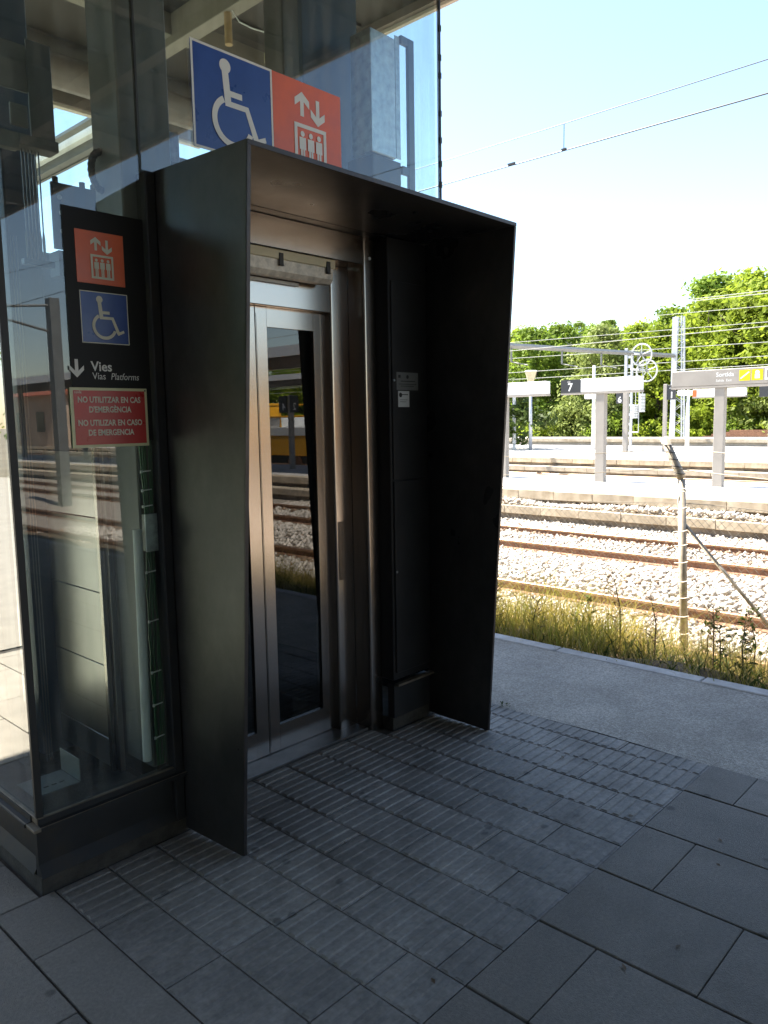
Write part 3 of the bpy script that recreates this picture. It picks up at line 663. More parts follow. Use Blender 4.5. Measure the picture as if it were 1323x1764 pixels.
def stones(name, n, fx, parent=None):
    base = np.array([(1, 0, 0), (-1, 0, 0), (0, 1, 0), (0, -1, 0), (0, 0, 1), (0, 0, -1)], float)
    F = np.array([(0, 2, 4), (2, 1, 4), (1, 3, 4), (3, 0, 4), (2, 0, 5), (1, 2, 5), (3, 1, 5), (0, 3, 5)])
    pos, sz = fx(n); n = len(pos)
    V = base[None]*rng.uniform(.6, 1.25, (n, 6, 1))*sz[:, None, None]*np.array([1.15, 1.15, .85])
    V += rng.normal(0, .18, V.shape)*sz[:, None, None]
    a = rng.uniform(0, 6.28, n); ca, sa = np.cos(a)[:, None], np.sin(a)[:, None]
    Vx = V[:, :, 0]*ca-V[:, :, 1]*sa; Vy = V[:, :, 0]*sa+V[:, :, 1]*ca
    V = np.stack([Vx, Vy, V[:, :, 2]], -1)+pos[:, None, :]
    Fa = (F[None]+6*np.arange(n)[:, None, None]).reshape(-1, 3)
    me = bpy.data.meshes.new(name); me.vertices.add(n*6); me.vertices.foreach_set('co', V.reshape(-1))
    me.loops.add(Fa.size); me.loops.foreach_set('vertex_index', Fa.reshape(-1)); me.polygons.add(len(Fa))
    me.polygons.foreach_set('loop_start', np.arange(0, Fa.size, 3)); me.materials.append(M_stone); me.materials.append(M_rstone)
    dr = np.min(np.abs(pos[:, 0][:, None]-np.array([6.36, 8.028, 11.1, 12.768])[None]), 1); ru = (rng.uniform(0, 1, n) < np.clip(1.0-dr/.38, 0, .8)) | (rng.uniform(0, 1, n) < .05)
    me.polygons.foreach_set('material_index', np.repeat(ru.astype(np.int32), 8)); me.update(calc_edges=True)
    o = bpy.data.objects.new(name, me); COL.objects.link(o); o['kind'] = 'stuff'; return o
def bed_h(x): # ballast surface: flat between sleepers, shoulders at the sides
    return np.where(x < 6.2, -.86+.05*(x-5.2), -.79+.03*np.sin(x*2.1))+np.where((x > 8.6) & (x < 10.4), .04, 0)
def near_bed(n):
    x = rng.uniform(5.0, 14.7, n); y = rng.uniform(-4, 13, n)**1.0
    keep = np.ones(n, bool)
    for xr in (6.36, 8.028, 11.1, 12.768): keep &= np.abs(x-xr) > .075
    keep &= ~((y > 2+(x-5)*1.3))
    x = x[keep]; y = y[keep]; s = rng.uniform(.022, .05, len(x))
    return np.stack([x, y, bed_h(x)+rng.uniform(-.01, .035, len(x))], -1), s
o = stones('ballast_stones', 62000, near_bed); tag(o, 'loose pale ballast stones between and around the rails', 'ballast')
def heap(n):
    x = rng.uniform(14.72, 15.25, n); y = rng.uniform(-4, 14, n); c = .5+.5*np.sin(y*1.9+np.sin(y*.7)*2)
    return np.stack([x, y, -.43+rng.uniform(0, .10, n)*c], -1), rng.uniform(.03, .06, n)
o = stones('ballast_stones', 3000, heap); tag(o, 'ballast stones spilled along the ledge under the far platform edge', 'ballast')
def refl_bed(n):
    x = rng.uniform(5.2, 14.6, n); y = rng.uniform(-15, -4, n); keep = np.ones(n, bool)
    for xr in (6.36, 8.028, 11.1, 12.768): keep &= np.abs(x-xr) > .075
    x = x[keep]; y = y[keep]; return np.stack([x, y, bed_h(x)+rng.uniform(-.01, .03, len(x))], -1), rng.uniform(.03, .06, len(x))
o = stones('ballast_stones', 16000, refl_bed); tag(o, 'pale ballast stones farther back along the tracks by the platform', 'ballast')

# ================================================================== FAR PLATFORMS
def far_platform(x0, xb, zt, label, ya, yb, L):
    p = struct(bx('far_platform', M_ptop, None, x0+.72, xb, -130, 130, -1.0, zt-.004))
    bx('lower_wall', M_pwall, p, x0+.10, x0+.719, -130, 130, -1.0, zt-.52); bx('upper_wall', M_pwall, p, x0+.70, x0+.7195, -130, 130, zt-.519, zt-.21)
    first = {}
    n = int((yb-ya)/L)
    for k in range(n):
        for nm, xa, xc, za, zb in (('edge_slab', x0, x0+.66, zt-.515, zt-.33), ('coping_slab', x0+.60, x0+1.1, zt-.205, zt)):
            if nm not in first:
                first[nm] = bx(nm, M_platf, p, xa, xc, ya, ya+L-.012, za, zb, .008)
            else:
                c = first[nm].copy(); COL.objects.link(c); c.parent = p; c.location = (random.uniform(-.008, .008), k*L, random.uniform(-.006, .006))
    for a, b in ((-130, ya-.02), (ya+n*L+.01, 130)):
        bx('edge_course', M_platf, p, x0, x0+.66, a, b, zt-.515, zt-.33); bx('coping_course', M_platf, p, x0+.60, x0+1.1, a, b, zt-.205, zt)
    return p
far_platform(14.58, 20.1, -.12, 'B', -2, 14, 1.0)
pc = far_platform(27.9, 43.4, -.09, 'C', 3, 23, 1.0)
for y in (12.2, 8.0): MB().tube([(28.01, y, -.50), (27.97, y, -.50)], .07, 12).build('drain_hole', M_rubber, pc)
dd = struct(bx('far_platform', M_ptop, None, 44.4, 49, -130, 130, -1.0, .28)); bx('edge_course', M_platf, dd, 44.2, 45, -130, 130, .1, .30)

# ---- platform furniture
def beam_sign(loc, ylen0, ylen1, z0, z1, m, label, postm=M_sgrey, xw=.22, pw=.26):
    x, y = loc; o = thing('platform_sign', (x, y, -.12), label, 'sign')
    bx('panel', m, o, x-xw/2, x+xw/2, y-ylen1, y+ylen0, z0+.05, z1, .015); bx('trim', M_sgrey, o, x-xw/2-.005, x+xw/2+.005, y-ylen1-.005, y+ylen0+.005, z0, z0+.0495)
    bx('post', postm, o, x-.09, x+.09, y-pw/2, y+pw/2, -.125, z0-.0005, .01); return o
s7 = beam_sign((18.4, 7.46), 1.17, 1.13, 2.25, 2.66, M_white, 'white beam sign with dark number seven square on its grey post')
bx('number_panel', M_sdark, s7, 18.282, 18.29, 8.03, 8.632, 2.30, 2.66)
text('number', '7', (18.2815, 8.42, 2.35), -Y, Z, -X, .30, M_white, s7, bold=.006); text('caption', 'via', (18.2815, 8.43, 2.575), -Y, Z, -X, .085, M_white, s7)
se = beam_sign((18.45, 4.35), 1.18, 1.9, 2.28, 2.72, M_sgrey, 'grey exit beam sign with yellow pictograms on thick grey post', pw=.24)
text('lettering', 'Sortida', (18.339, 4.44, 2.54), -Y, Z, -X, .145, M_white, se, bold=.0015); text('lettering', 'Salida  Exit', (18.339, 4.44, 2.42), -Y, Z, -X, .085, M_white, se)
for k, (a, b) in enumerate(((3.90, 3.65), (3.62, 3.37))): flat('pictogram_square', [rect(0, .25, 0, .25)], (18.339, a, 2.42), -Y, Z, -X, M_yel, se)
flat('pictogram', [seg((.03, .05), (.22, .2), .03)], (18.338, 3.90, 2.42), -Y, Z, -X, M_white, se); flat('pictogram', [disc(.125, .18, .05, 14), rect(.07, .18, .04, .14)], (18.338, 3.62, 2.42), -Y, Z, -X, M_white, se)
flat('exit_pictogram', [rect(0, .04, 0, .26), rect(.04, .2, .22, .26), rect(.04, .2, 0, .04), rect(.12, .28, .11, .15), [(.26, .07), (.34, .13), (.26, .19)]], (18.338, 3.33, 2.42), -Y, Z, -X, M_white, se)
sb = beam_sign((18.4, 10.6), 1.6, 1.5, 2.25, 2.66, M_white, 'white beam sign standing next behind the lift hood edge')
# slim sign post with number one
s1 = thing('number_sign', (36, 13.2, -.1), 'slim grey post with dark number one flag sign', 'sign')
bx('post', M_sgrey, s1, 35.93, 36.07, 13.13, 13.30, -.094, 3.17, .01); bx('flag', M_sdark, s1, 35.96, 36.04, 12.72, 13.129, 2.42, 3.12, .01)
text('number', '1', (35.959, 13.0, 2.5), -Y, Z, -X, .42, M_white, s1, bold=.008); text('caption', 'via', (35.959, 13.02, 2.93), -Y, Z, -X, .13, M_white, s1)
s6 = thing('number_sign', (35.6, 15.0, -.1), 'slim grey post with a small dark flag half behind the seven sign', 'sign')
bx('post', M_sgrey, s6, 35.5, 35.7, 14.92, 15.16, -.094, 3.0, .01); bx('flag', M_sdark, s6, 35.55, 35.65, 15.161, 15.55, 2.3, 2.98, .01); text('number', '6', (35.549, 15.46, 2.35), -Y, Z, -X, .42, M_white, s6, bold=.008)
s3 = beam_sign((36.2, 10.8), 1.15, 1.25, 2.45, 2.86, M_white, 'distant white station name board with orange end', postm=M_white, pw=.12); bx('end_mark', M_orange, s3, 36.085, 36.089, 11.75, 11.945, 2.52, 2.84)
s4 = beam_sign((36.2, 22.0), 1.2, 1.35, 2.95, 3.62, M_white, 'distant white board on a slim pole beside the cone lamp', postm=M_white, pw=.12)
s5 = thing('number_sign', (36.4, 9.0, -.1), 'small dark number flag partly past the exit sign', 'sign'); bx('post', M_sgrey, s5, 36.3, 36.5, 8.45, 8.6, -.094, 2.95, .01); bx('flag', M_sdark, s5, 36.36, 36.44, 8.601, 9.05, 2.42, 2.9, .01)
# lamps
def cone_lamp(x, y, h, label):
    o = thing('platform_lamp', (x, y, -.1), label, 'lamp')
    MB().tube([(x, y, -.094), (x, y, h-.75)], [.10, .075], 10).build('pole', M_smast, o, smooth=True)
    MB().tube([(x, y, h-.7495), (x, y, h-.60), (x, y, h-.05)], [.12, .17, .33], 14).build('shade', M_lamp, o); MB().tube([(x, y, h-.0495), (x, y, h)], [.36, .30], 14).build('cap', M_white, o); return o
cone_lamp(36, 20.8, 4.25, 'pale pole lamp with cream cone shade on the far platform'); 
def twin(x, y, h, label):
    o = thing('platform_lamp', (x, y, -.1), label, 'lamp')
    MB().tube([(x, y, -.094), (x, y, h)], [.11, .07], 10).build('pole', M_white, o, smooth=True); MB().tube([(x, y-.28, 2.75), (x, y+.5, 2.75)], .13, 10).build('fitting', M_white, o); return o
twin(37.5, 17.8, 4.4, 'tall white lamp pole with horizontal fitting behind the seven sign'); twin(37.5, 12.7, 2.9, 'white lamp pole standing between the number one post and exit sign'); 
# lattice mast and portal beam
ms = thing('lattice_mast', (47, 17.2, .28), 'tall pale lattice mast rising beyond the grey exit sign', 'mast')
for dx in (0, .42):
    for dy, w0 in ((-.30, 0), (.30, 0)):
        MB().tube([(47+dx, 17.2+dy*1.25, .28), (47+dx, 17.2+dy*.6, 7.75)], .055, 4).build('leg', M_smast, ms)
for dx in (0, .42):
    zb = MB(); pts = []
    for k in range(16):
        z0 = .5+k*.48; s0 = 1.25-.65*(z0/7.75); sg = 1 if k % 2 else -1; pts.append((47+dx, 17.2+sg*.30*s0, z0))
    zb.tube(pts, .024, 4).build('lattice', M_smast, ms)
bx('face_plate', M_smast, ms, 46.9, 46.93, 17.22, 17.55, .3, 7.7)
pb = thing('portal_beam', (37, 18, 4.2), 'grey portal beam spanning the far tracks to the lattice mast', 'gantry')
MB().tube([(24.5, 18.6, 4.95), (46.9, 17.4, 5.35)], .13, 4).build('beam', M_grey, pb)
for t in (.12, .26, .45, .62, .80): 
    x = 24.5+22.4*t; y = 18.6-1.2*t; z = 4.95+.4*t; MB().tube([(x, y, z-.12), (x, y, z-.75)], .055, 6).build('dropper', M_grey, pb); MB().tube([(x, y, z-.75), (x, y-.9, z-.95)], .03, 6).build('arm', M_grey, pb)
# the portal's near leg
MB().tube([(24.5, 18.6, -.8), (24.5, 18.6, 4.95)], .14, 8).build('leg', M_smast, pb)
# tension wheels
wm = thing('tension_wheel_mast', (42, 18, -.1), 'slotted mast with two spoked tensioning wheels and hanging weights', 'mast')
bx('post', M_smast, wm, 41.9, 42.0, 18.05, 18.22, -.086, 5.57, .01); bx('post', M_smast, wm, 41.9, 42.0, 17.70, 17.84, -.086, 5.3, .01)
for z in np.arange(.6, 5.3, .55): bx('batten', M_smast, wm, 41.92, 41.98, 17.8405, 18.0495, z, z+.14)
for cy, cz in ((17.05, 5.12), (16.72, 4.22)):
    r = .60; rim = MB().tube([(41.6, cy+r*math.cos(t), cz+r*math.sin(t)) for t in np.linspace(0, 2*math.pi, 29)], .045, 6, cap=False); wo_ = rim.build('wheel', M_whited, wm)
    for k in range(5):
        t = k*2*math.pi/5+.3; MB().tube([(41.6, cy, cz), (41.6, cy+r*math.cos(t), cz+r*math.sin(t))], .026, 5).build('spoke', M_whited, wo_)
    MB().tube([(41.5, cy, cz), (41.7, cy, cz)], .08, 8).build('hub', M_grey, wo_); MB().tube([(41.75, 17.75, cz+.12), (41.7, cy, cz)], .05, 6).build('arm', M_smast, wm)
for cy, z0, z1, zt in ((17.35, 1.55, 2.35, 4.2), (16.95, 1.9, 2.95, 5.0)):
    b = MB()
    for k in range(6): h = (z1-z0)/6; b.tube([(41.6, cy, z0+k*h), (41.6, cy, z0+(k+.88)*h)], .16, 12)
    b.tube([(41.6, cy, z1-.05), (41.6, cy, zt)], .02, 5); b.build('weight', M_whited, wm)
MB().tube([(41.6, 17.15, .75), (41.6, 17.15, 3.6)], .025, 6).tube([(41.6, 17.15, .75), (41.6, 17.7, .75)], .035, 6).build('weight_guide', M_smast, wm)
# stack of old rails beyond the last platform
rs = thing('rail_stack', (50.5, 14, .28), 'stack of rusty spare rails lying beyond the far platform', 'rails')
for k in range(4): bx('rail', M_rail, rs, 49.3+.15*k, 49.42+.15*k, -20, 16.4-.5*k, -.9+.0*k, .35+.12*k)

# ---- overhead wires
def wire(pts, r, m, label, grp):
    o = MB().tube(pts, r, 5).build('overhead_wire', m); tag(o, label, 'wire', grp); return o
cw = thing('contact_line', (7.2, 4, 4.6), 'dark contact wire and messenger wire with dropper over the near track', 'wire')
MB().tube([(7.2, -60, 4.64), (7.2, 60, 4.64)], .0075, 6).build('contact_wire', M_cat, cw)
MB().tube([(7.2, y, 4.93+.0011*(y-4)**2) for y in np.linspace(-40, 40, 50)], .005, 6).build('messenger_wire', M_cat, cw)
MB().tube([(7.2, 2.18, 4.645), (7.2, 2.18, 4.93)], .005, 6).build('dropper', M_cat, cw); bx('clamp', M_cat, cw, 7.19, 7.21, 2.84, 2.94, 4.65, 4.668); bx('clamp', M_cat, cw, 7.19, 7.21, 2.15, 2.21, 4.65, 4.665)
for i, (x, z, dz) in enumerate(((12, 4.75, 0), (12, 5.55, 0), (22.4, 4.9, .02), (22.4, 5.9, .02), (26.2, 4.5, -.01), (26.2, 5.6, 0), (45.8, 5.5, .02), (45.8, 6.6, .02), (45.8, 7.4, .03), (46, 4.9, 0), (44, 4.3, 0))):
    if i < 2: continue
    wire([(x, -60, z-dz*40), (x, 90, z+dz*60)], .007+.00022*x, M_cwire, 'pale overhead wire stretched in front of the wood', 'overhead wires over the far tracks')

# ================================================================== FENCE
fe = thing('chain_link_fence', (5, 0, -.5), 'old chain link fence with bent top post along the weedy verge', 'fence')
def fpost(y, lean=0, brace=False):
    b = MB().tube([(5, y, -.55), (5, y+.075+lean, 1.115)], .031, 12); b.tube([(5, y+.075+lean, 1.115), (5, y+.075+lean+.015, 1.16), (4.94, y+.20, 1.44)], [.031, .033, .032], 12)
    p = b.build('post', M_post, fe, smooth=True)
    for k in range(9):
        z = -.1+k*.135+random.uniform(-.04, .04); yy = y+.075*(z+.55)/1.66
        MB().tube([(4.955, yy+.05, z), (4.958, yy-.02, z+.008), (4.965, yy-.055, z+.02)], .0045, 5).build('tie_wire', M_wire, p)
    for k in range(5):
        t = k/5.; MB().tube([(5+.044*math.cos(a)-.06*t, y+.09+.11*t+.044*math.sin(a)*.9, 1.16+.28*t+.006*math.sin(a)) for a in np.linspace(0, 6.28, 12)], .003, 4).build('tie_wire', M_sdark, p)
    if brace: MB().tube([(5.02, y+.09, .80), (5.04, y-.78, -.16)], .014, 10).build('brace', M_post, p, smooth=True)
fpost(-.237, 0, True); fpost(3.2); fpost(-3.4)
mw = MB(); zlo, zhi = -.28, .93; Lz = zhi-zlo
for k in range(190):
    y0 = -4.2+k*.062; wob = random.uniform(-.004, .004)
    for sg in (1, -1):
        pts = []
        for q in range(7):
            t = q/6.; z = zhi-Lz*t; y = y0+sg*Lz*t*.95; z -= .05*abs(math.sin(y*.93+.22))*(1-t); pts.append((5.02+.012*sg*math.sin(q*2.2+k)+.02*math.sin(y*2), y+wob, z))
        mw.tube(pts, .0019, 3, cap=False)
mw.build('mesh', M_wire, fe)['kind'] = 'stuff'
MB().tube([(5, y, .93-.05*abs(math.sin(y*.93+.22))) for y in np.linspace(-4.2, 7.5, 50)], .003, 5).build('top_wire', M_wire, fe)
for z0, z1, sag in ((1.36, 1.30, .07), (1.20, 1.10, .06), (1.05, 1.0, .04)):
    MB().tube([(4.96, -.1+3.3*t, z0+(z1-z0)*t-sag*4*t*(1-t)) for t in np.linspace(0, 1, 16)], .0035, 5).build('barbed_wire', M_wire, fe)
    MB().tube([(4.96, -.1-3.3*t, z0+(z1-z0)*t-sag*4*t*(1-t)) for t in np.linspace(0, 1, 16)], .0035, 5).build('barbed_wire', M_wire, fe)

# ================================================================== VERGE GRASS AND WEEDS
def vz(x): return np.maximum(-.10-.62*(np.maximum(0, x-4.0)/2.0)**1.3, -.86)
def grass(name, n, xr, yr, hr, m, wid, lean):
    x = xr[0]+(xr[1]-xr[0])*rng.beta(1.1, 1.7, n); y = rng.uniform(*yr, n); clump = np.clip(.5+.55*np.sin(x*4.1+np.sin(y*2.3)*2.2)*np.sin(y*3.1+1.3*np.sin(x*2.7))+.25*np.sin(y*11+x*7), .05, 1.1)
    h = rng.uniform(hr[0], hr[1], n)*(0.45+.75*clump*rng.uniform(.3, 1, n)); a = rng.uniform(0, 6.28, n); b = rng.uniform(0, 6.28, n); l = rng.uniform(.1, lean, n)*h
    z0 = vz(x)-.01; dx, dy = np.cos(a)*wid, np.sin(a)*wid; lx, ly = np.cos(b)*l, np.sin(b)*l
    V = np.stack([np.stack([x-dx, y-dy, z0], -1), np.stack([x+dx, y+dy, z0], -1), np.stack([x+dx*.7+lx*.35, y+dy*.7+ly*.35, z0+h*.6], -1), np.stack([x-dx*.7+lx*.35, y-dy*.7+ly*.35, z0+h*.6], -1),
                  np.stack([x+lx, y+ly, z0+h], -1)], 1).reshape(-1, 3)
    k = 5*np.arange(n)[:, None]; q = (k+np.array([0, 1, 2, 3])); t = k+np.array([3, 2, 4])
    loops = np.concatenate([q, t], 1).reshape(-1); st = (np.arange(n)[:, None]*7+np.array([0, 4])).reshape(-1)
    me = bpy.data.meshes.new(name); me.vertices.add(len(V)); me.vertices.foreach_set('co', V.reshape(-1)); me.loops.add(len(loops)); me.loops.foreach_set('vertex_index', loops)
    me.polygons.add(2*n); me.polygons.foreach_set('loop_start', st); me.update(calc_edges=True); me.materials.append(m)
    o = bpy.data.objects.new(name, me); COL.objects.link(o); o['kind'] = 'stuff'; return o
tag(grass('verge_grass', 9000, (3.72, 6.0), (-5, 7), (.06, .46), M_grass, .0024, 1.6), 'yellow green grass growing along the kerb', 'grass')
tag(grass('straw_grass', 14000, (3.715, 6.1), (-5, 7), (.05, .5), M_straw, .0017, 2.0), 'dry straw coloured grass tangled over the verge', 'grass')
tag(grass('verge_weeds', 5000, (3.74, 5.3), (-5, 7), (.05, .22), M_weed, .008, 1.4), 'low green weeds mixed in the dry verge grass', 'weeds')
tag(grass('tall_grass', 6500, (3.74, 5.9), (-.1, 4.5), (.12, .72), M_tall, .0028, 1.5), 'tall sunlit yellow grass on the far stretch of the verge', 'grass')
def weed(x, y, h, leafy, label, grp=None):
    z = float(vz(np.array(x)))-.02; o = thing('tall_weed', (x, y, z), label, 'weed', grp)
    top = (x+random.uniform(-.05, .05), y+random.uniform(-.06, .06), z+h)
    b = MB().tube([(x, y, z), (x+random.uniform(-.02, .02), y+random.uniform(-.02, .02), z+h*.55), top], [.007, .005, .002], 5)
    lv = MB()
    for k in range(int(10+h*26)):
        t = random.uniform(.25, 1); px, py, pz = x+(top[0]-x)*t, y+(top[1]-y)*t, z+h*t; a = random.uniform(0, 6.28); l = random.uniform(.05, .13)*(1.25-t*.7)
        q = (px+math.cos(a)*l, py+math.sin(a)*l, pz+l*random.uniform(.2, 1.0)); b.tube([(px, py, pz), q], [.0025, .001], 4)
        for j in range(3 if leafy else 2):
            s = (.022 if leafy else .011)*random.uniform(.6, 1.3); u = random.uniform(.35, 1); c = Vector((px+(q[0]-px)*u, py+(q[1]-py)*u, pz+(q[2]-pz)*u)); d1 = Vector((random.gauss(0, 1), random.gauss(0, 1), random.gauss(0, .6))).normalized(); d2 = d1.cross(Vector((random.random(), random.random(), 1))).normalized()
            lv.add([c-d1*s, c+d2*s*.5, c+d1*s*1.2, c-d2*s*.5], [(0, 1, 2, 3)])
    b.build('stem', M_stalk, o); lv.build('leaves', M_weed if leafy else M_stalk, o, fix=False); return o
weed(4.3, -.02, .66, False, 'tallest bare brown weed stalk standing in the verge'); weed(4.3, -.28, .52, False, 'brown weed stalk beside the tallest one in the verge')
weed(4.3, -.70, .50, False, 'forked brown weed at the foot of the fence brace')
for x, y, h in ((4.15, -.95, .42), (4.35, -1.1, .46), (4.1, -.82, .36), (4.5, -.9, .5), (4.2, -1.25, .4), (4.6, -.55, .45)): weed(x, y, h, True, 'leafy green weed by the kerb near the fence brace', 'leafy weeds by the fence brace')
for x, y, h in ((4.1, 1.0, .42), (4.5, 1.4, .5), (4.2, 1.7, .5), (4.7, .8, .45), (4.0, .55, .34), (4.4, .35, .4), (4.9, 1.9, .55), (4.2, 2.4, .5)): weed(x, y, h, random.random() < .5, 'sunlit straggling weed in the yellow verge grass', 'sunlit weeds in the verge')
for x, y in ((2.52, .18), (2.53, .02), (2.50, -.20), (2.51, .33)):
    o = thing('crack_weed', (x, y, -.004), 'tiny green weed sprouting at the asphalt edge', 'weed', 'weeds in the asphalt joint'); lv = MB()
    for k in range(26):
        a = random.uniform(0, 6.28); l = random.uniform(.01, .035); c = Vector((x+math.cos(a)*l, y+math.sin(a)*l, random.uniform(.0, .02))); s = .007; d1 = Vector((math.cos(a), math.sin(a), .5)); d2 = Vector((-math.sin(a), math.cos(a), .1))
        lv.add([c-d1*s, c+d2*s*.6, c+d1*s*1.2, c-d2*s*.6], [(0, 1, 2, 3)])
    lv.build('leaves', M_weed, o, fix=False)

# ================================================================== TREES
def leafmesh(name, centers, radii, per, size, flatten=.8):
    n = len(centers)*per; c = np.repeat(np.array(centers), per, 0); r = np.repeat(np.array(radii), per)
    d = rng.normal(size=(n, 3)); d /= np.linalg.norm(d, axis=1)[:, None]; rad = rng.uniform(.05, 1.25, n)**.6
    p = c+d*(r*rad)[:, None]*np.array([1, 1, flatten])
    nn = d*.7+rng.normal(size=(n, 3))*.6+np.array([0, 0, .5]); nn /= np.linalg.norm(nn, axis=1)[:, None]
    t = np.cross(nn, rng.normal(size=(n, 3))); t /= np.linalg.norm(t, axis=1)[:, None]; b = np.cross(nn, t); s = rng.uniform(.45, 1.35, n)[:, None]*size
    V = np.stack([p-t*s, p+b*s*.55, p+t*s, p-b*s*.55], 1).reshape(-1, 3); loops = np.arange(4*n)
    me = bpy.data.meshes.new(name); me.vertices.add(4*n); me.vertices.foreach_set('co', V.reshape(-1)); me.loops.add(4*n); me.loops.foreach_set('vertex_index', loops)
    me.polygons.add(n); me.polygons.foreach_set('loop_start', np.arange(0, 4*n, 4)); me.update(calc_edges=True); return me
def crown_mesh(k, H, W, z0, size=.185, clumps=190, per=68):
    cs = []; rs = []
    while len(cs) < clumps:
        t = random.random(); z = z0+(H-z0)*t; wr = W*math.sin(math.pi*(.16+.80*t))**.75*(1-.22*t); a = random.uniform(0, 6.28); r = wr*math.sqrt(random.uniform(.25, 1)); r *= 1+.25*math.sin(a*3+k)*math.sin(z*1.3+k)
        cs.append((r*math.cos(a), r*math.sin(a), z)); rs.append(random.uniform(.35, 1.15)*W*.31)
    return leafmesh('crown', cs, rs, per, size)
crowns = [crown_mesh(0, 10.5, 3.6, .8), crown_mesh(1, 9.4, 3.9, .5), crown_mesh(2, 11.5, 3.4, 1.0), crown_mesh(3, 9.0, 3.5, .3)]
bushes = [crown_mesh(4, 2.4, 2.0, .1, .12, 46, 55), crown_mesh(5, 1.7, 1.9, .05, .12, 40, 50)]
tk = MB()
tk.tube([(0, 0, -.3), (.1, .05, 3), (-.1, .1, 6.2), (.05, 0, 8.2)], [.22, .17, .10, .03], 8)
for k in range(7):
    a = k*2.3; z = 2.2+k*.75; tk.tube([(0, 0, z), (math.cos(a)*1.3, math.sin(a)*1.3, z+.9), (math.cos(a)*2.2, math.sin(a)*2.2, z+1.9)], [.09, .06, .02], 6)
trunk_me = tk.build('trunk', M_bark, None, smooth=True); tme = trunk_me.data; bpy.data.objects.remove(trunk_me)
cm = {}
def wood(x, y, row, k, mi, s): return tree(x, y, k, mi, s, LT[mi]+' '+row+' '+spot(x, y), TG)
def tree(x, y, k, mi, s, label, grp, z=-.4, mesh=None, name='tree', cat='tree'):
    key = (k, mi, mesh is None)
    if key not in cm:
        me = (crowns if mesh is None else bushes)[k].copy(); me.materials.clear(); me.materials.append(M_lf[mi] if mi < 3 else M_shrub); cm[key] = me
    o = thing(name, (x, y, z), label, cat, grp); o.rotation_euler = (0, 0, random.uniform(0, 6.28)); o.scale = (s*random.uniform(.92, 1.1), s*random.uniform(.92, 1.1), s)
    c = bpy.data.objects.new('crown', cm[key]); COL.objects.link(c); c.parent = o
    if mesh is None: t = bpy.data.objects.new('trunk', tme); COL.objects.link(t); t.parent = o
    return o
def spot(x, y):
    a = (y+2.58)/(x+1)
    return 'farther along the line' if not .2 < a < .85 else ('behind the grey exit sign' if a < .40 else 'behind the lattice mast' if a < .46 else 'behind the seven sign' if a < .58 else 'behind the cone lamp')
LT = ['bright green leafy tree', 'mid green leafy tree', 'pale green creeper covered tree']
TG = 'trees of the wood beyond the tracks'
y = -118.
while y < 70:
    vis = 8 < y < 48
    big = 1.08 if 8 < y < 20.5 else (.86 if 20.5 <= y < 30 else .90)
    mi = random.choice((0, 0, 1)) if not (23 < y < 31) else 2
    wood(55+random.uniform(-2.0, 2.0), y, "at the wood's edge", random.choice((0, 1, 3) if big < 1 else (0, 1, 2)), mi, big*random.uniform(.92, 1.06))
    if vis or random.random() < .6: mi = random.choice((0, 1)); wood(61.5+random.uniform(-2, 2), y+2, 'deeper in the wood', random.choice((0, 1, 2)), mi, (1.12 if y < 21 else .90)*random.uniform(.95, 1.1))
    if vis: mi = random.choice((0, 1)); wood(68+random.uniform(-2, 2), y+1, 'in the back of the wood', random.choice((0, 1, 2)), mi, (1.18 if y < 21 else .93)*random.uniform(.95, 1.1))
    y += 3.3 if vis else 6.5
y = 6.
while y < 44:
    mi = random.choice((0, 1, 2)); o = tree(51.6+random.uniform(-.8, 1.2), y, random.choice((0, 1)), mi, random.uniform(.75, 1.35), ('bright', 'mid', 'pale')[mi]+' green low bush at the foot of the wood '+spot(51.6, y), 'bushes along the foot of the wood', z=-.3, mesh=1, name='bush', cat='bush'); y += random.uniform(1.6, 3.0)
tree(36.8, 23.6, 0, 3, 1.5, 'dark green shrub standing on the far platform beside white board', None, z=-.1, mesh=1, name='shrub', cat='shrub')
# shade trees on the other side of the station (seen only in reflections)
for k in range(9):
    mi = random.choice((0, 1)); tree(-19+random.uniform(-2, 2), 3+k*5.0, random.choice((0, 1, 2)), mi, random.uniform(.9, 1.1), 'leafy tree standing in the row behind the near platform', 'trees behind the near platform')
# hill
hb = MB(); n = 40
for i in range(n+1):
    for j in range(13):
        yy = -150+i*14; d = j*22; h = 33*math.exp(-((yy-143)/26)**2)*math.sin(min(1, j/7.)*math.pi/2)+5*math.sin(i*.9)*min(1, j/6)*.5+random.uniform(-.8, .8)+8*math.exp(-((yy-70)/90)**2)*min(1, j/5); hb.v.append((150+d, yy, -1.2+max(0, h)))
for i in range(n):
    for j in range(12): a = i*13+j; hb.f.append((a, a+1, a+14, a+13)); hb.m.append(0)
struct(hb.build('hill', M_hill, smooth=True))
for k in range(26):
    yy = 108+k*2.8+random.uniform(-2, 2); xx = random.uniform(255, 304); tree(xx, yy*xx/304, random.choice((0, 1, 3)), 1, random.uniform(.75, 1.2), 'far dark tree on the crest of the distant hill', 'trees on the hill crest', z=-3.0+33*math.exp(-((yy*xx/304-143)/26)**2)*math.sin(min(1, (xx-150)/154)*math.pi/2))

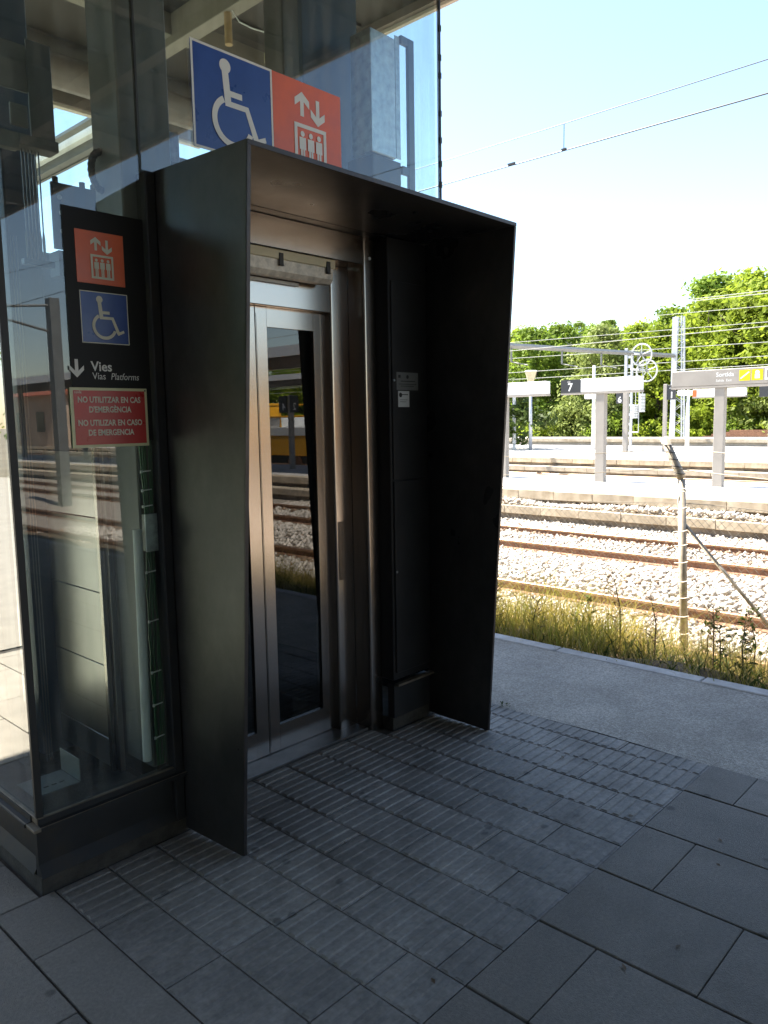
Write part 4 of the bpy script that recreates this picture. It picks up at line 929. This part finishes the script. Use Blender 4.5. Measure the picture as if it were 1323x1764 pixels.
# ================================================================== WHAT THE GLASS REFLECTS (down the line, behind the camera)
def shelter(x0, x1, ya, yb, z, label):
    o = thing('platform_shelter', ((x0+x1)/2, (ya+yb)/2, -.12), label, 'shelter')
    bx('roof', M_ceil, o, x0, x1, ya, yb, z, z+.12); bx('fascia', M_white, o, x0-.06, x0-.002, ya, yb, z-.02, z+.32); bx('fascia', M_white, o, x1+.002, x1+.06, ya, yb, z-.02, z+.32); bx('end_fascia', M_eave, o, x0, x1, yb+.002, yb+.06, z-.02, z+.32)
    n = int((yb-ya)/7)
    for k in range(n+1): bx('post', M_sgrey, o, (x0+x1)/2-.1, (x0+x1)/2+.1, ya+.5+k*(yb-ya-1)/max(1, n), ya+.7+k*(yb-ya-1)/max(1, n), -.124, z-.001)
    return o
shelter(16.0, 20.0, -60, -13, 3.85, 'white edged shelter roof on the nearer far platform'); shelter(31, 37, -58, -17, 4.35, 'white edged shelter roof on the farther platform')
tr = thing('works_train', (23.2, -30, -.64), 'yellow works train with railings and white band on the middle track', 'train')
bx('frame', M_dark, tr, 21.75, 24.6, -40, -22, -.2, .15); bx('body', M_tyel, tr, 21.6, 24.75, -36, -22.2, .151, 1.05, .02); bx('band', M_white, tr, 21.58, 24.77, -36, -22.2, 1.051, 1.42, .01)
cbn = bx('cab', M_tyel, tr, 21.7, 24.65, -40, -36.3, .151, 2.9, .04); bx('cab_window', M_win, cbn, 21.68, 21.699, -39.4, -36.9, 1.5, 2.4)
for z in (1.9, 2.4): MB().tube([(21.7, -36, z), (21.7, -22.3, z)], .05, 6).build('handrail', M_tyel, tr)
for k in range(8): MB().tube([(21.7, -35.8+k*1.9, 1.42), (21.7, -35.8+k*1.9, 2.4)], .04, 6).build('stanchion', M_tyel, tr)
bx('crew_box', M_tyel, tr, 22.0, 24.3, -31, -27.5, 1.421, 2.6, .03); bx('locker', M_whited, tr, 22.0, 23.5, -26.2, -24.8, 1.421, 1.95, .02)
for yy in (-38.5, -35.5, -26.5, -23.5):
    for xx in (21.7, 24.5): MB().tube([(xx, yy, -.18), (xx+.12, yy, -.18)], .455, 18).build('wheel', M_rail, tr)
n24 = thing('number_sign', (18.1, -19.4, -.12), 'grey post carrying two dark number flags under the shelter', 'sign')
bx('post', M_sgrey, n24, 18.02, 18.18, -19.48, -19.32, -.124, 2.65); bx('flag', M_sdark, n24, 17.98, 18.02, -19.31, -18.85, 2.0, 2.62); bx('flag', M_sdark, n24, 17.98, 18.02, -19.95, -19.49, 2.0, 2.62)
text('number', '4', (17.979, -19.58, 2.1), -Y, Z, -X, .36, M_white, n24, bold=.006); text('number', '2', (17.979, -18.95, 2.1), -Y, Z, -X, .36, M_white, n24, bold=.006)
sbd = thing('station_building', (36, -75, -.1), 'long station building with red tiled roof far down the line', 'building')
bx('wall', M_wallb, sbd, 29, 43, -92, -64, -.088, 4.4); MB().prism([(28.3, 4.4), (43.7, 4.4), (36, 7.2)], 'y', -92.6, -63.4).build('roof', M_tile, sbd)
for k in range(6):
    bx('window', M_win, sbd, 28.96, 28.999, -89+k*4.2, -87.4+k*4.2, 1.2, 3.0); bx('window', M_win, sbd, 30.5+k*2.1, 31.6+k*2.1, -63.999, -63.96, 1.2, 3.0)
hm = thing('catenary_mast', (9.55, -20.6, -.8), 'grey catenary mast with cantilever arm between the tracks', 'mast')
bx('post', M_grey, hm, 9.40, 9.70, -20.75, -20.45, -.82, 5.4); MB().tube([(9.55, -20.6, 5.2), (7.2, -20.6, 4.95)], .04, 6).build('arm', M_grey, hm); MB().tube([(9.55, -20.6, 4.4), (7.2, -20.6, 4.9)], .04, 6).build('arm', M_grey, hm)

nb = thing('unseen_station_wall', (-6.6, -18, 0), 'unseen brown brick station front added along the back of the near platform', 'building')  # unseen wall added to darken the door steel's reflections and the ambient light
bx('wall', M_brick, nb, -7.2, -6.6, -34, -2.4, -.02, 4.6)
for k in range(6):
    d = bx('door', M_dark, nb, -6.599, -6.55, -31+k*5, -29.9+k*5, 0, 2.2, .01); bx('window', M_win, nb, -6.599, -6.57, -28.6+k*5, -27.2+k*5, 1.0, 2.4, .01)

# dry leaves and specks on the paving
for k in range(12):
    x = random.uniform(.3, 2.3); y = random.uniform(-2.0, -.5); a = random.uniform(0, 6.28); l = random.uniform(.008, .018); ca, sa = math.cos(a)*l, math.sin(a)*l
    o = MB().add([(x-ca, y-sa, .0022), (x-sa*.4, y+ca*.4, .006), (x+ca, y+sa, .004), (x+sa*.4, y-ca*.4, .0026), (x, y, .0035)], [(0, 1, 4), (1, 2, 4), (2, 3, 4), (3, 0, 4)]).build('dry_leaf', M_stalk, None, fix=False)
    tag(o, 'tiny curled dry leaf lying on the paving before the lift', 'leaf', 'dry leaves on the paving')
